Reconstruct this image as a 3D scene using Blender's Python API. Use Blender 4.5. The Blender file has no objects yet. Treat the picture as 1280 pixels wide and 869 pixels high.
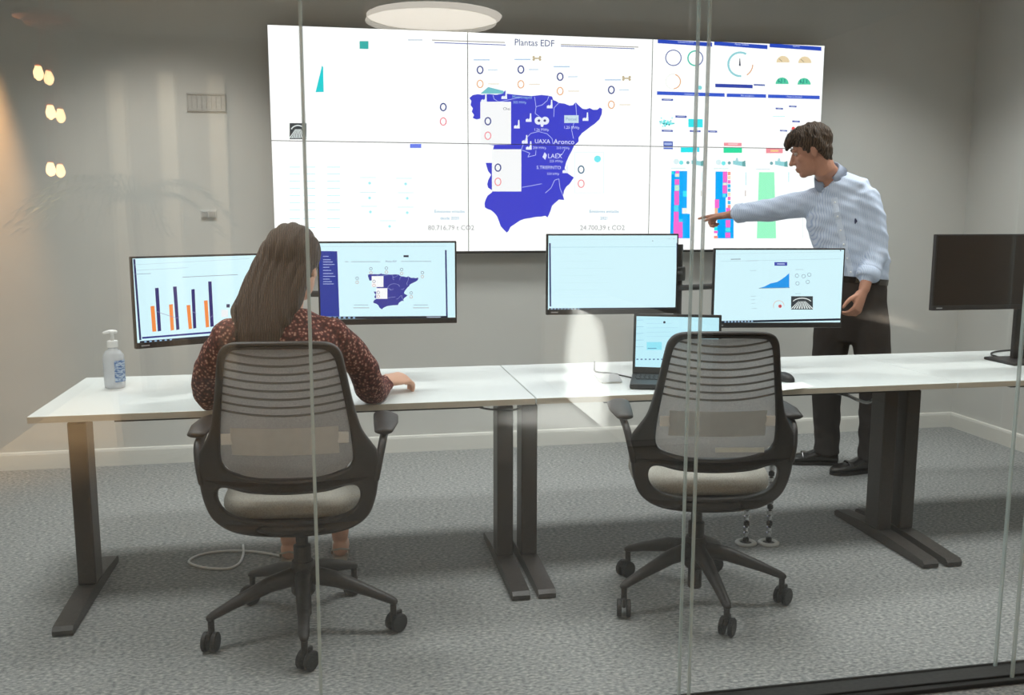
import bpy, bmesh, math, random
from mathutils import Vector, Matrix, geometry
V = Vector
random.seed(7)
S = bpy.context.scene
COL = S.collection

# ------------------------------------------------------------------ camera
YAW, PITCH, ROLL, CAMZ, FPX = 0.1885, 0.1448, 0.0012, 1.4459, 1152.76
CF = V((math.sin(YAW)*math.cos(PITCH), math.cos(YAW)*math.cos(PITCH), -math.sin(PITCH)))
CR = V((math.cos(YAW), -math.sin(YAW), 0.0))
CU = CR.cross(CF)
CR, CU = CR*math.cos(ROLL)+CU*math.sin(ROLL), -CR*math.sin(ROLL)+CU*math.cos(ROLL)
CAM = V((0, 0, CAMZ))
cd = bpy.data.cameras.new('camera'); cd.sensor_fit = 'HORIZONTAL'; cd.sensor_width = 36; cd.lens = FPX*36/1280
cd.clip_start = 0.05
cam = bpy.data.objects.new('camera', cd); COL.objects.link(cam)
m3 = Matrix((CR, CU, -CF)).transposed()
cam.matrix_world = Matrix.Translation(CAM) @ m3.to_4x4()
S.camera = cam

# ------------------------------------------------------------------ world, lights, exposure
S.view_settings.view_transform = 'Standard'; S.view_settings.look = 'None'
S.view_settings.exposure = -0.06; S.view_settings.gamma = 1.0
S.view_settings.use_curve_mapping = False
w = bpy.data.worlds.new('world'); S.world = w; w.use_nodes = True
w.node_tree.nodes['Background'].inputs[0].default_value = (0.8, 0.9, 1, 1)
w.node_tree.nodes['Background'].inputs[1].default_value = 0.05
S.cycles.transparent_max_bounces = 24
S.cycles.max_bounces = 8
S.cycles.sample_clamp_indirect = 6.0

def area(name, loc, sx, sy, power, color=(1, 1, 1), spread=180, rot=(0, 0, 0)):
    l = bpy.data.lights.new(name, 'AREA'); l.shape = 'RECTANGLE'; l.size = sx; l.size_y = sy
    l.energy = power; l.color = color; l.spread = math.radians(spread)
    o = bpy.data.objects.new(name, l); COL.objects.link(o); o.location = loc; o.rotation_euler = rot
    return o
def spot(name, loc, to, power, color, deg, blend=.4, r=.05):
    l = bpy.data.lights.new(name, 'SPOT'); l.energy = power; l.color = color
    l.spot_size = math.radians(deg); l.spot_blend = blend; l.shadow_soft_size = r
    o = bpy.data.objects.new(name, l); COL.objects.link(o); o.location = loc
    o.rotation_euler = (V(to)-V(loc)).to_track_quat('-Z', 'Y').to_euler()
    return o
# ceiling panels of the control room (above the picture), then the lobby lights behind the camera
for i, x in enumerate((-0.9, 1.2, 3.1)):
    area('ceiling_panel', (x, 3.05, 2.86), .9, .5, 20, (.985, 1, .985), 138)  # spread narrowed so the upper wall stays dark
for i, x in enumerate((-0.9, 1.2, 3.1)):
    area('ceiling_panel', (x, 4.60, 2.86), .6, .4, 15, (.985, 1, .985), 114)  # narrower still, to keep light off the wall top
area('lobby_fill', (0.6, -.5, 2.88), 1.2, 1.0, 24, (1, .96, .90), 160)  # unseen fill, added so the lobby's reflection lifts the blacks
spot('lobby_back_fill', (-1.2, -2.3, 2.8), (-1.35, -3.6, 1.5), 170, (1, .93, .82), 90, .8)  # added fill that brightens the lobby wall behind the palm
spot('lobby_wall_washer', (-1.5, -1.2, 2.75), (-2.05, -1.35, 1.6), 1500, (1, .60, .28), 80, .8)
spot('counter_sun_spot', (-1.2, -1.5, 1.0), (1.72, -1.5, .31), 4600, (1, .97, .92), 21, .25)  # added beam standing in for sunlight on the counter side

# ------------------------------------------------------------------ materials
def lin(c):
    return tuple(((x/255)/12.92 if x <= 10.3 else (((x/255)+.055)/1.055)**2.4) for x in c)
MATS = {}
def mat(name, rgb, rough=.5, metal=0, var=.06, scale=40, bump=0, spec=.5, stretch=None, trans=0, coat=0):
    if name in MATS: return MATS[name]
    m = bpy.data.materials.new(name); m.use_nodes = True; nt = m.node_tree; N = nt.nodes; L = nt.links
    b = N['Principled BSDF']
    b.inputs['Roughness'].default_value = rough; b.inputs['Metallic'].default_value = metal
    b.inputs['Specular IOR Level'].default_value = spec; b.inputs['Coat Weight'].default_value = coat
    c = lin(rgb)
    tc = N.new('ShaderNodeTexCoord'); mp = N.new('ShaderNodeMapping'); L.new(tc.outputs['Object'], mp.inputs[0])
    if stretch: mp.inputs['Scale'].default_value = stretch
    no = N.new('ShaderNodeTexNoise'); no.inputs['Scale'].default_value = scale; no.inputs['Detail'].default_value = 3
    L.new(mp.outputs[0], no.inputs['Vector'])
    r = N.new('ShaderNodeValToRGB'); r.color_ramp.elements[0].position = .3; r.color_ramp.elements[1].position = .7
    r.color_ramp.elements[0].color = (*[max(0, x*(1-var)) for x in c], 1)
    r.color_ramp.elements[1].color = (*[min(1, x*(1+var)) for x in c], 1)
    L.new(no.outputs['Fac'], r.inputs[0]); L.new(r.outputs[0], b.inputs['Base Color'])
    if bump:
        bp = N.new('ShaderNodeBump'); bp.inputs['Strength'].default_value = bump; bp.inputs['Distance'].default_value = .004
        L.new(no.outputs['Fac'], bp.inputs['Height']); L.new(bp.outputs[0], b.inputs['Normal'])
    if trans:
        t = N.new('ShaderNodeBsdfTransparent'); mx = N.new('ShaderNodeMixShader'); mx.inputs[0].default_value = trans
        L.new(b.outputs[0], mx.inputs[1]); L.new(t.outputs[0], mx.inputs[2]); L.new(mx.outputs[0], N['Material Output'].inputs[0])
    MATS[name] = m
    return m
def emat(rgb, k=1.0):
    key = 'light_%d_%d_%d_%.2f' % (*rgb, k)
    if key in MATS: return MATS[key]
    m = bpy.data.materials.new(key); m.use_nodes = True; nt = m.node_tree
    nt.nodes.remove(nt.nodes['Principled BSDF'])
    e = nt.nodes.new('ShaderNodeEmission'); e.inputs[0].default_value = (*lin(rgb), 1); e.inputs[1].default_value = k
    nt.links.new(e.outputs[0], nt.nodes['Material Output'].inputs[0])
    MATS[key] = m
    return m
def ramp_mat(name, stops, rough=.9, tex='NOISE', scale=60, detail=4, stretch=(1, 1, 1), bump=.3, spec=.3, dist=.004):
    m = bpy.data.materials.new(name); m.use_nodes = True; nt = m.node_tree; N = nt.nodes; L = nt.links
    b = N['Principled BSDF']; b.inputs['Roughness'].default_value = rough; b.inputs['Specular IOR Level'].default_value = spec
    tc = N.new('ShaderNodeTexCoord'); mp = N.new('ShaderNodeMapping'); mp.inputs['Scale'].default_value = stretch
    L.new(tc.outputs['Object'], mp.inputs[0])
    if tex == 'VORONOI':
        t = N.new('ShaderNodeTexVoronoi'); t.inputs['Scale'].default_value = scale; out = t.outputs['Distance']
    elif tex == 'WAVE':
        t = N.new('ShaderNodeTexWave'); t.inputs['Scale'].default_value = scale; t.inputs['Distortion'].default_value = detail; out = t.outputs['Fac']
    else:
        t = N.new('ShaderNodeTexNoise'); t.inputs['Scale'].default_value = scale; t.inputs['Detail'].default_value = detail; out = t.outputs['Fac']
    L.new(mp.outputs[0], t.inputs['Vector'])
    r = N.new('ShaderNodeValToRGB'); L.new(out, r.inputs[0])
    el = r.color_ramp.elements
    for i, (p, c) in enumerate(stops):
        e = el[i] if i < 2 else el.new(p)
        e.position = p; e.color = (*lin(c), 1)
    L.new(r.outputs[0], b.inputs['Base Color'])
    if bump:
        bp = N.new('ShaderNodeBump'); bp.inputs['Strength'].default_value = bump; bp.inputs['Distance'].default_value = dist
        L.new(out, bp.inputs['Height']); L.new(bp.outputs[0], b.inputs['Normal'])
    MATS[name] = m
    return m
def glass_mat():
    m = bpy.data.materials.new('partition_glass'); m.use_nodes = True; nt = m.node_tree; N = nt.nodes; L = nt.links
    N.remove(N['Principled BSDF'])
    lw = N.new('ShaderNodeLayerWeight'); lw.inputs['Blend'].default_value = .5      # facing = 1 - cos
    p = N.new('ShaderNodeMath'); p.operation = 'POWER'; p.inputs[1].default_value = 5; L.new(lw.outputs['Facing'], p.inputs[0])
    a = N.new('ShaderNodeMath'); a.operation = 'MULTIPLY_ADD'; a.inputs[1].default_value = .92; a.inputs[2].default_value = .08
    L.new(p.outputs[0], a.inputs[0])
    g = N.new('ShaderNodeNewGeometry'); s = N.new('ShaderNodeMath'); s.operation = 'SUBTRACT'; s.inputs[0].default_value = 1
    L.new(g.outputs['Backfacing'], s.inputs[1])
    mu = N.new('ShaderNodeMath'); mu.operation = 'MULTIPLY'; L.new(a.outputs[0], mu.inputs[0]); L.new(s.outputs[0], mu.inputs[1])
    t = N.new('ShaderNodeBsdfTransparent'); t.inputs[0].default_value = (.99, .995, .992, 1)
    gl = N.new('ShaderNodeBsdfGlossy'); gl.inputs['Roughness'].default_value = 0.0
    mx = N.new('ShaderNodeMixShader'); L.new(mu.outputs[0], mx.inputs[0]); L.new(t.outputs[0], mx.inputs[1]); L.new(gl.outputs[0], mx.inputs[2])
    L.new(mx.outputs[0], N['Material Output'].inputs[0])
    return m

M_WALL = mat('wall_paint', (206, 206, 201), .85, var=.015, scale=6, bump=.03)
M_SKIRT = mat('baseboard_paint', (222, 221, 214), .55, var=.01)
M_CEIL = mat('ceiling_paint', (168, 168, 165), .9, var=.01)
M_CARPET = ramp_mat('carpet', [(.30, (112, 115, 116)), (.70, (182, 181, 176)), (.5, (146, 148, 147))], .95, scale=80, detail=5, stretch=(.75, 1.35, 1), bump=.5, spec=.1)
M_LOBBY = mat('lobby_plaster', (160, 150, 138), .8, var=.05, scale=3)
M_WOOD = ramp_mat('lobby_wood', [(.3, (96, 66, 44)), (.7, (140, 100, 68))], .5, scale=6, stretch=(8, 8, .6), bump=.1)
M_GLASS = glass_mat()
M_EDGE = mat('glass_edge', (205, 220, 218), .35, var=.01, trans=.45)
M_BLACK = mat('black_metal', (40, 39, 38), .45, var=.08, scale=90, bump=.02)
M_LEG = mat('leg_metal', (62, 57, 53), .42, var=.06, scale=120, bump=.03)
M_PLAST = mat('black_plastic', (34, 33, 33), .5, var=.08, scale=200, bump=.04)
M_CHAIR = mat('chair_plastic', (46, 41, 38), .48, var=.08, scale=150, bump=.05)
M_DESK = mat('white_laminate', (218, 223, 221), .38, var=.008, scale=20)
M_EDGEBAND = mat('desk_edge_band', (196, 186, 168), .5, var=.03, scale=60, stretch=(.2, 1, 1))
M_CHROME = mat('chrome', (205, 205, 205), .2, metal=1, var=.02)
M_SKIN = mat('skin', (182, 130, 106), .55, var=.05, scale=30, bump=.02)
M_SKIN2 = mat('skin_light', (224, 176, 150), .55, var=.05, scale=30, bump=.02)
M_DARKSCREEN = mat('screen_off', (38, 34, 32), .18, var=.03, scale=8)

# ------------------------------------------------------------------ helpers
def at(px, py, Y):
    d = CF + CR*((px-640)/FPX) - CU*((py-434.5)/FPX)
    return CAM + d*(Y/d.y)
def atz(px, py, Z):
    d = CF + CR*((px-640)/FPX) - CU*((py-434.5)/FPX)
    return CAM + d*((Z-CAMZ)/d.z)
def rayplane(px, py, O, n):
    d = CF + CR*((px-640)/FPX) - CU*((py-434.5)/FPX)
    return CAM + d*((O-CAM).dot(n)/d.dot(n))
def empty(name, loc=(0, 0, 0), rz=0, label=None, cat=None, group=None, kind=None):
    o = bpy.data.objects.new(name, None); o.empty_display_size = .1; COL.objects.link(o)
    o.location = loc; o.rotation_euler = (0, 0, rz)
    o.matrix_world = Matrix.Translation(V(loc)) @ Matrix.Rotation(rz, 4, 'Z')
    tag(o, label, cat, group, kind)
    return o
def tag(o, label=None, cat=None, group=None, kind=None):
    if label: o['label'] = label
    if cat: o['category'] = cat
    if group: o['group'] = group
    if kind: o['kind'] = kind
    return o
def wm(o):
    m = o.matrix_basis if o.parent is None else wm(o.parent) @ o.matrix_parent_inverse @ o.matrix_basis
    return m
def obj(name, bm, m, parent=None, smooth=False, world=True):
    """one mesh object; coordinates are world coordinates unless world=False (then local to parent)"""
    me = bpy.data.meshes.new(name)
    if isinstance(bm, bmesh.types.BMesh):
        bm.to_mesh(me); bm.free()
    else:
        me = bm
    if smooth:
        me.polygons.foreach_set('use_smooth', [True]*len(me.polygons))
    o = bpy.data.objects.new(name, me); COL.objects.link(o)
    for x in (m if isinstance(m, (list, tuple)) else [m]): me.materials.append(x)
    if parent:
        o.parent = parent
        if world: o.matrix_parent_inverse = wm(parent).inverted()
    return o
def smooth_by_angle(o, deg=35):
    me = o.data
    me.polygons.foreach_set('use_smooth', [True]*len(me.polygons))
    me.set_sharp_from_angle(angle=math.radians(deg))
    return o
NB = bmesh.new
def box(bm, c, s, bevel=0, U=V((1, 0, 0)), W=V((0, 1, 0)), Z=V((0, 0, 1)), seg=2):
    """box centred at c, size s along axes U, W, Z"""
    r = bmesh.ops.create_cube(bm, size=1)
    vs = r['verts']
    if bevel:
        for v in vs: v.co = V((v.co.x*s[0], v.co.y*s[1], v.co.z*s[2]))
        es = list({e for v in vs for e in v.link_edges})
        rb = bmesh.ops.bevel(bm, geom=es, offset=min(bevel, min(s)*.49), segments=seg, affect='EDGES', profile=.5)
        vs = list({v for f in rb['faces'] for v in f.verts} | {v for v in vs if v.is_valid})
        for v in vs: v.co = V(c)+U*v.co.x+W*v.co.y+Z*v.co.z
    else:
        for v in vs: v.co = V(c)+U*(v.co.x*s[0])+W*(v.co.y*s[1])+Z*(v.co.z*s[2])
    return bm
def bx(c, s, bevel=0, **k): return box(NB(), c, s, bevel, **k)
def frame_of(t, hint):
    t = t.normalized(); h = V(hint)
    a = h - t*h.dot(t)
    if a.length < 1e-4:
        h = V((0, 1, 0)) if abs(t.y) < .9 else V((1, 0, 0)); a = h - t*h.dot(t)
    a.normalize()
    return a, t.cross(a)
def tube(bm, pts, rad, n=12, hint=(1, 0, 0), cap=True, dome=True):
    """loft of elliptical rings along pts; rad: list of r or (a, b): a along hint, b across"""
    pts = [V(p) for p in pts]; rings = []
    rad = [(r, r) if not isinstance(r, (tuple, list)) else r for r in rad]
    P, Rr, T = [], [], []
    for i, p in enumerate(pts):
        t = (pts[min(i+1, len(pts)-1)]-pts[max(i-1, 0)])
        T.append(t.normalized()); P.append(p); Rr.append(rad[i])
    if dome:
        def dm(p, t, r):
            k = min(r)
            return [(p+t*k*math.sin(a), (r[0]*math.cos(a), r[1]*math.cos(a))) for a in (.5, 1.0, 1.35)]
        e = dm(P[-1], T[-1], Rr[-1]); s = dm(P[0], -T[0], Rr[0])
        P = [q for q, _ in reversed(s)]+P+[q for q, _ in e]
        Rr = [q for _, q in reversed(s)]+Rr+[q for _, q in e]
        T = [T[0]]*3+T+[T[-1]]*3
    for p, t, r in zip(P, T, Rr):
        a, b = frame_of(t, hint)
        rings.append([bm.verts.new(p+a*(r[0]*math.cos(2*math.pi*k/n))+b*(r[1]*math.sin(2*math.pi*k/n))) for k in range(n)])
    for A, B in zip(rings, rings[1:]):
        for k in range(n): bm.faces.new((A[k], A[(k+1) % n], B[(k+1) % n], B[k]))
    if cap:
        bm.faces.new(list(reversed(rings[0]))); bm.faces.new(rings[-1])
    return bm
def smooth_path(pts, k=6):
    pts = [V(p) for p in pts]; out = []
    for i in range(len(pts)-1):
        p0, p1, p2, p3 = pts[max(i-1, 0)], pts[i], pts[i+1], pts[min(i+2, len(pts)-1)]
        for j in range(k):
            t = j/k
            out.append(.5*((2*p1)+(p2-p0)*t+(2*p0-5*p1+4*p2-p3)*t*t+(3*p1-p0-3*p2+p3)*t**3))
    return out+[pts[-1]]
def cable(name, pts, r, m, parent=None, k=8):
    q = smooth_path(pts, k); b = NB(); tube(b, q, [r]*len(q), 8, hint=(.3, .2, 1), dome=False)
    return obj(name, b, m, parent, smooth=True)
def lathe(bm, prof, c=(0, 0, 0), n=24, axis=None):
    """prof: (radius, height) list around +Z at c"""
    c = V(c); rings = []
    for r, z in prof:
        rings.append([bm.verts.new(c+V((r*math.cos(2*math.pi*k/n), r*math.sin(2*math.pi*k/n), z))) for k in range(n)])
    for A, B in zip(rings, rings[1:]):
        for k in range(n): bm.faces.new((A[k], A[(k+1) % n], B[(k+1) % n], B[k]))
    bm.faces.new(list(reversed(rings[0]))); bm.faces.new(rings[-1])
    return bm
def cyl(bm, p0, p1, r, n=16, r1=None):
    return tube(bm, [p0, p1], [r, r if r1 is None else r1], n, hint=(.37, .21, .9) if abs((V(p1)-V(p0)).normalized().z) < .9 else (1, 0, 0), dome=False)
def ellipsoid(bm, c, r, rot=None, n=20):
    res = bmesh.ops.create_uvsphere(bm, u_segments=n, v_segments=n//2+2, radius=1)
    for v in res['verts']:
        q = V((v.co.x*r[0], v.co.y*r[1], v.co.z*r[2]))
        if rot: q = rot @ q
        v.co = V(c)+q
    return bm
def remesh(bm, voxel, smooth=4, factor=.5):
    """weld overlapping lofts into ONE continuous surface"""
    me = bpy.data.meshes.new('tmp'); bm.to_mesh(me); bm.free()
    o = bpy.data.objects.new('tmp', me); COL.objects.link(o)
    r = o.modifiers.new('r', 'REMESH'); r.mode = 'VOXEL'; r.voxel_size = voxel
    if smooth:
        s = o.modifiers.new('s', 'SMOOTH'); s.iterations = smooth; s.factor = factor
    dg = bpy.context.evaluated_depsgraph_get()
    out = bpy.data.meshes.new_from_object(o.evaluated_get(dg))
    bpy.data.objects.remove(o); bpy.data.meshes.remove(me)
    return out
def ruffle(me, fn):
    n = len(me.vertices); nor = [0.0]*(3*n); co = [0.0]*(3*n)
    me.vertices.foreach_get('normal', nor); me.vertices.foreach_get('co', co)
    for i in range(n):
        k = fn(V(co[3*i:3*i+3]))
        for j in range(3): co[3*i+j] += nor[3*i+j]*k
    me.vertices.foreach_set('co', co); me.update()
def curve_plate(splines, thick, bevel, res=1):
    """filled 2-D outline with holes, extruded and rounded -> mesh in the XY plane"""
    cu = bpy.data.curves.new('tmp', 'CURVE'); cu.dimensions = '2D'; cu.fill_mode = 'BOTH'
    cu.extrude = thick/2-bevel; cu.bevel_depth = bevel; cu.bevel_resolution = res; cu.offset = -bevel
    for pts in splines:
        s = cu.splines.new('POLY'); s.points.add(len(pts)-1); s.use_cyclic_u = True
        for q, p in zip(s.points, pts): q.co = (p[0], p[1], 0, 1)
    o = bpy.data.objects.new('tmp', cu); COL.objects.link(o)
    dg = bpy.context.evaluated_depsgraph_get()
    me = bpy.data.meshes.new_from_object(o.evaluated_get(dg))
    bpy.data.objects.remove(o); bpy.data.curves.remove(cu)
    return me
def spl2(pts, k=5, closed=True):
    n = len(pts); out = []
    for i in range(n if closed else n-1):
        g = lambda j: V((*pts[j % n], 0)) if closed else V((*pts[max(0, min(n-1, j))], 0))
        p0, p1, p2, p3 = g(i-1), g(i), g(i+1), g(i+2)
        for j in range(k):
            t = j/k
            q = .5*((2*p1)+(p2-p0)*t+(2*p0-5*p1+4*p2-p3)*t*t+(3*p1-p0-3*p2+p3)*t**3)
            out.append((q.x, q.y))
    return out
def copy_tree(o, parent=None):
    c = o.copy(); COL.objects.link(c)
    if parent: c.parent = parent
    for ch in list(o.children): copy_tree(ch, c)
    return c

# all lettering is turned into flat shapes once, up front
WORDS = ['Chei', 'Plantas EDF', 'Metronapol', '305 MWp', 'Aronco', '310 MWp', 'UAXA', '208 MWp', 'LAEX', '225 MWp', 'S.TREPINTO', '330 kWp', '1,26 MWp', '1,25 MWp', 'Pascual', 'Emisiones evitadas', 'desde 2020', '80.716,79 t CO2', '2021', '24.700,39 t CO2', 'Indicadores planta', 'Plantas Globales', 'Alarmas', 'Actividad plantas', 'Mix energético', 'Potencia instalada']
GLYPHS = {}
def make_words():
    os_ = []
    for wd_ in WORDS:
        cu = bpy.data.curves.new('t', 'FONT'); cu.body = wd_; cu.align_x = 'CENTER'; cu.align_y = 'CENTER'; cu.size = 1; cu.resolution_u = 2
        o = bpy.data.objects.new('t', cu); COL.objects.link(o); os_.append(o)
    dg = bpy.context.evaluated_depsgraph_get()
    for wd_, o in zip(WORDS, os_):
        me = bpy.data.meshes.new_from_object(o.evaluated_get(dg))
        GLYPHS[wd_] = [[(me.vertices[i].co.x, me.vertices[i].co.y) for i in p.vertices] for p in me.polygons]
        bpy.data.meshes.remove(me)
    for o in os_:
        cu = o.data; bpy.data.objects.remove(o); bpy.data.curves.remove(cu)
make_words()

# ------------------------------------------------------------------ the room
XL, XR, YB, YF, ZC = -2.06, 4.12, 5.52, -3.6, 2.9
def struct(name, bm, m, parent=None): return tag(obj(name, bm, m, parent), kind='structure')
struct('floor', bx(((XL+XR)/2, (YB+YF)/2, -.05), (XR-XL+.4, YB-YF+.4, .1)), M_CARPET)
struct('ceiling', bx(((XL+XR)/2, (YB+YF)/2, ZC+.05), (XR-XL+.4, YB-YF+.4, .1)), M_CEIL)
struct('wall_back', bx(((XL+XR)/2, YB+.05, ZC/2), (XR-XL+.4, .1, ZC)), M_WALL)
struct('wall_right', bx((XR+.05, (YB+2.40)/2, ZC/2), (.1, YB-2.40, ZC)), M_WALL)
struct('wall_left', bx((XL-.05, (YB+2.40)/2, ZC/2), (.1, YB-2.40, ZC)), M_WALL)
struct('wall_lobby_left', bx((XL-.05, (2.40+YF)/2, ZC/2), (.1, 2.40-YF, ZC)), M_LOBBY)
struct('wall_lobby_right', bx((XR+.05, (2.40+YF)/2, ZC/2), (.1, 2.40-YF, ZC)), M_LOBBY)
struct('wall_lobby_back', bx(((XL+XR)/2, YF-.05, ZC/2), (XR-XL+.4, .1, ZC)), M_LOBBY)
def skirting(name, p0, p1, n):
    p0, p1, n = V(p0), V(p1), V(n); d = (p1-p0); b = NB()
    prof = [(0, 0), (.016, 0), (.016, .085), (.012, .098), (.004, .102), (0, .102)]
    A = [b.verts.new(p0+n*q+V((0, 0, z))) for q, z in prof]; B = [b.verts.new(p1+n*q+V((0, 0, z))) for q, z in prof]
    for i in range(len(prof)-1): b.faces.new((A[i], B[i], B[i+1], A[i+1]))
    b.faces.new(A); b.faces.new(list(reversed(B))); bmesh.ops.recalc_face_normals(b, faces=b.faces)
    return struct(name, b, M_SKIRT)
skirting('baseboard_back', (XL, YB, 0), (XR, YB, 0), (0, -1, 0))
skirting('baseboard_right', (XR, YB-.016, 0), (XR, 2.46, 0), (-1, 0, 0))
skirting('baseboard_left', (XL, YB-.016, 0), (XL, 2.46, 0), (1, 0, 0))

# double-glazed partition between lobby and room
win = empty('window_1', (0.975, 2.40, 0), kind='structure')
SEAM = [XL+.004, -1.115, -.069, .975, 2.045, 3.10, XR-.004]
for y in (2.365, 2.441):
    for a, b_ in zip(SEAM, SEAM[1:]):
        obj('pane', bx(((a+b_)/2, y, (.008+ZC-.03)/2), (b_-a-.008, .010, ZC-.038)), M_GLASS, win)
    for x in SEAM[1:-1]:
        obj('joint_strip', bx((x, y, (.008+ZC-.03)/2), (.0065, .011, ZC-.038)), M_EDGE, win)
fc = NB()
for y0, y1, h in ((2.340, 2.357, .014), (2.373, 2.433, .014), (2.449, 2.456, .014)):
    box(fc, ((XL+XR)/2, (y0+y1)/2, h/2), (XR-XL-.01, y1-y0, h), .002, seg=1)
box(fc, ((XL+XR)/2, 2.398, .004), (XR-XL-.01, .11, .008))
obj('floor_channel', fc, M_BLACK, win)
obj('top_channel', bx(((XL+XR)/2, 2.401, ZC-.02), (XR-XL-.01, .12, .04), .003), M_BLACK, win)

# two faint marks, taken for reflections, built as small plates on the back wall
sw = empty('reflection_plate', at(261, 268, YB), label='small white double plate standing in for a faint reflection on the grey back wall', cat='reflection mark')
c = at(261, 268, YB); obj('cover_plate', bx((c.x, YB-.005, c.z), (.086, .010, .046), .003), mat('plate_white', (198, 198, 194), .5), sw)
for s in (-1, 1): obj('plate_inset', bx((c.x+s*.02, YB-.012, c.z), (.032, .006, .032), .002), mat('plate_grey', (176, 176, 172), .45), sw)
sg = empty('reflection_grille', at(258, 128, YB), label='small rectangular grille standing in for a faint reflection high on the wall left of the video wall', cat='vent')  # made-up grille in place of a faint reflection
c = at(258, 128, YB)
fr = NB()
for dx, dz, sx, sz in ((0, .045, .21, .008), (0, -.045, .21, .008), (-.101, 0, .008, .09), (.101, 0, .008, .09)): box(fr, (c.x+dx, YB-.006, c.z+dz), (sx, .012, sz), .001, seg=1)
obj('frame', fr, mat('grille_grey', (176, 176, 172), .5), sg)
obj('backing', bx((c.x, YB-.002, c.z), (.2, .004, .088)), mat('grille_back', (186, 186, 182), .6), sg)
for i in range(7): obj('slat', bx((c.x-.078+i*.026, YB-.006, c.z), (.006, .008, .07), .001, seg=1), MATS['grille_grey'], sg)

# ------------------------------------------------------------------ desks
H, DY0, DY1, DX = .74, 3.409, 4.198, -1.074
DW = 1.818
def desk(x0, w, label, legs):
    t = empty('standing_desk', (x0+w/2, (DY0+DY1)/2, 0), label=label, cat='desk', group='white desks in a row')
    cy = (DY0+DY1)/2
    top = obj('desktop', bx((x0+w/2, cy, H-.0125), (w-.003, DY1-DY0, .025), .0015, seg=1), M_DESK, t)
    obj('edge_band', bx((x0+w/2, DY0-.0006, H-.0128), (w-.004, .0016, .0225)), M_EDGEBAND, top)
    fy0, fy1 = 3.234, 3.924                                         # the feet reach out in front of the top
    lc = 3.62
    for lx in legs:
        col = obj('column', bx((lx, lc, .365), (.066, .105, .63), .006), M_LEG, t)
        obj('inner_column', bx((lx, lc, .645), (.056, .092, .13), .005), M_LEG, col)
        ft = NB(); xs = .034
        prof = [(fy0, .004), (fy0-.003, .022), (fy0+.012, .034), (lc-.1, .05), (lc+.1, .05), (fy1-.012, .034), (fy1+.003, .022), (fy1, .004)]
        A = [ft.verts.new((lx-xs, y, z)) for y, z in prof]; B = [ft.verts.new((lx+xs, y, z)) for y, z in prof]
        n = len(prof)
        for i in range(n): ft.faces.new((A[i], A[(i+1) % n], B[(i+1) % n], B[i]))
        ft.faces.new(list(reversed(A))); ft.faces.new(B); bmesh.ops.recalc_face_normals(ft, faces=ft.faces)
        foot = obj('foot', ft, M_LEG, t)
        for y in (fy0+.04, fy1-.04): obj('levelling_pad', lathe(NB(), [(.02, 0), (.02, .004), (.012, .006)], (lx, y, 0), 12), M_PLAST, foot)
        obj('support_arm', bx((lx, cy, H-.034), (.045, .56, .018), .003), M_BLACK, t)
    for y in (DY0+.045, DY1-.2):
        obj('rail', bx((x0+w/2+.04, y, H-.031), (w-.48, .03, .012), .002), M_BLACK, t)
    return t
desk(DX, DW, 'white desk with black T-legs at which the woman sits', (-.956, .654))
desk(DX+DW+.002, DW, 'white desk with black T-legs carrying the laptop', (.754, 2.37))
desk(DX+2*DW+.004, XR-.06-(DX+2*DW+.004), 'white desk carrying the switched-off monitor by the right wall', (2.478, 3.9))

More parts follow.
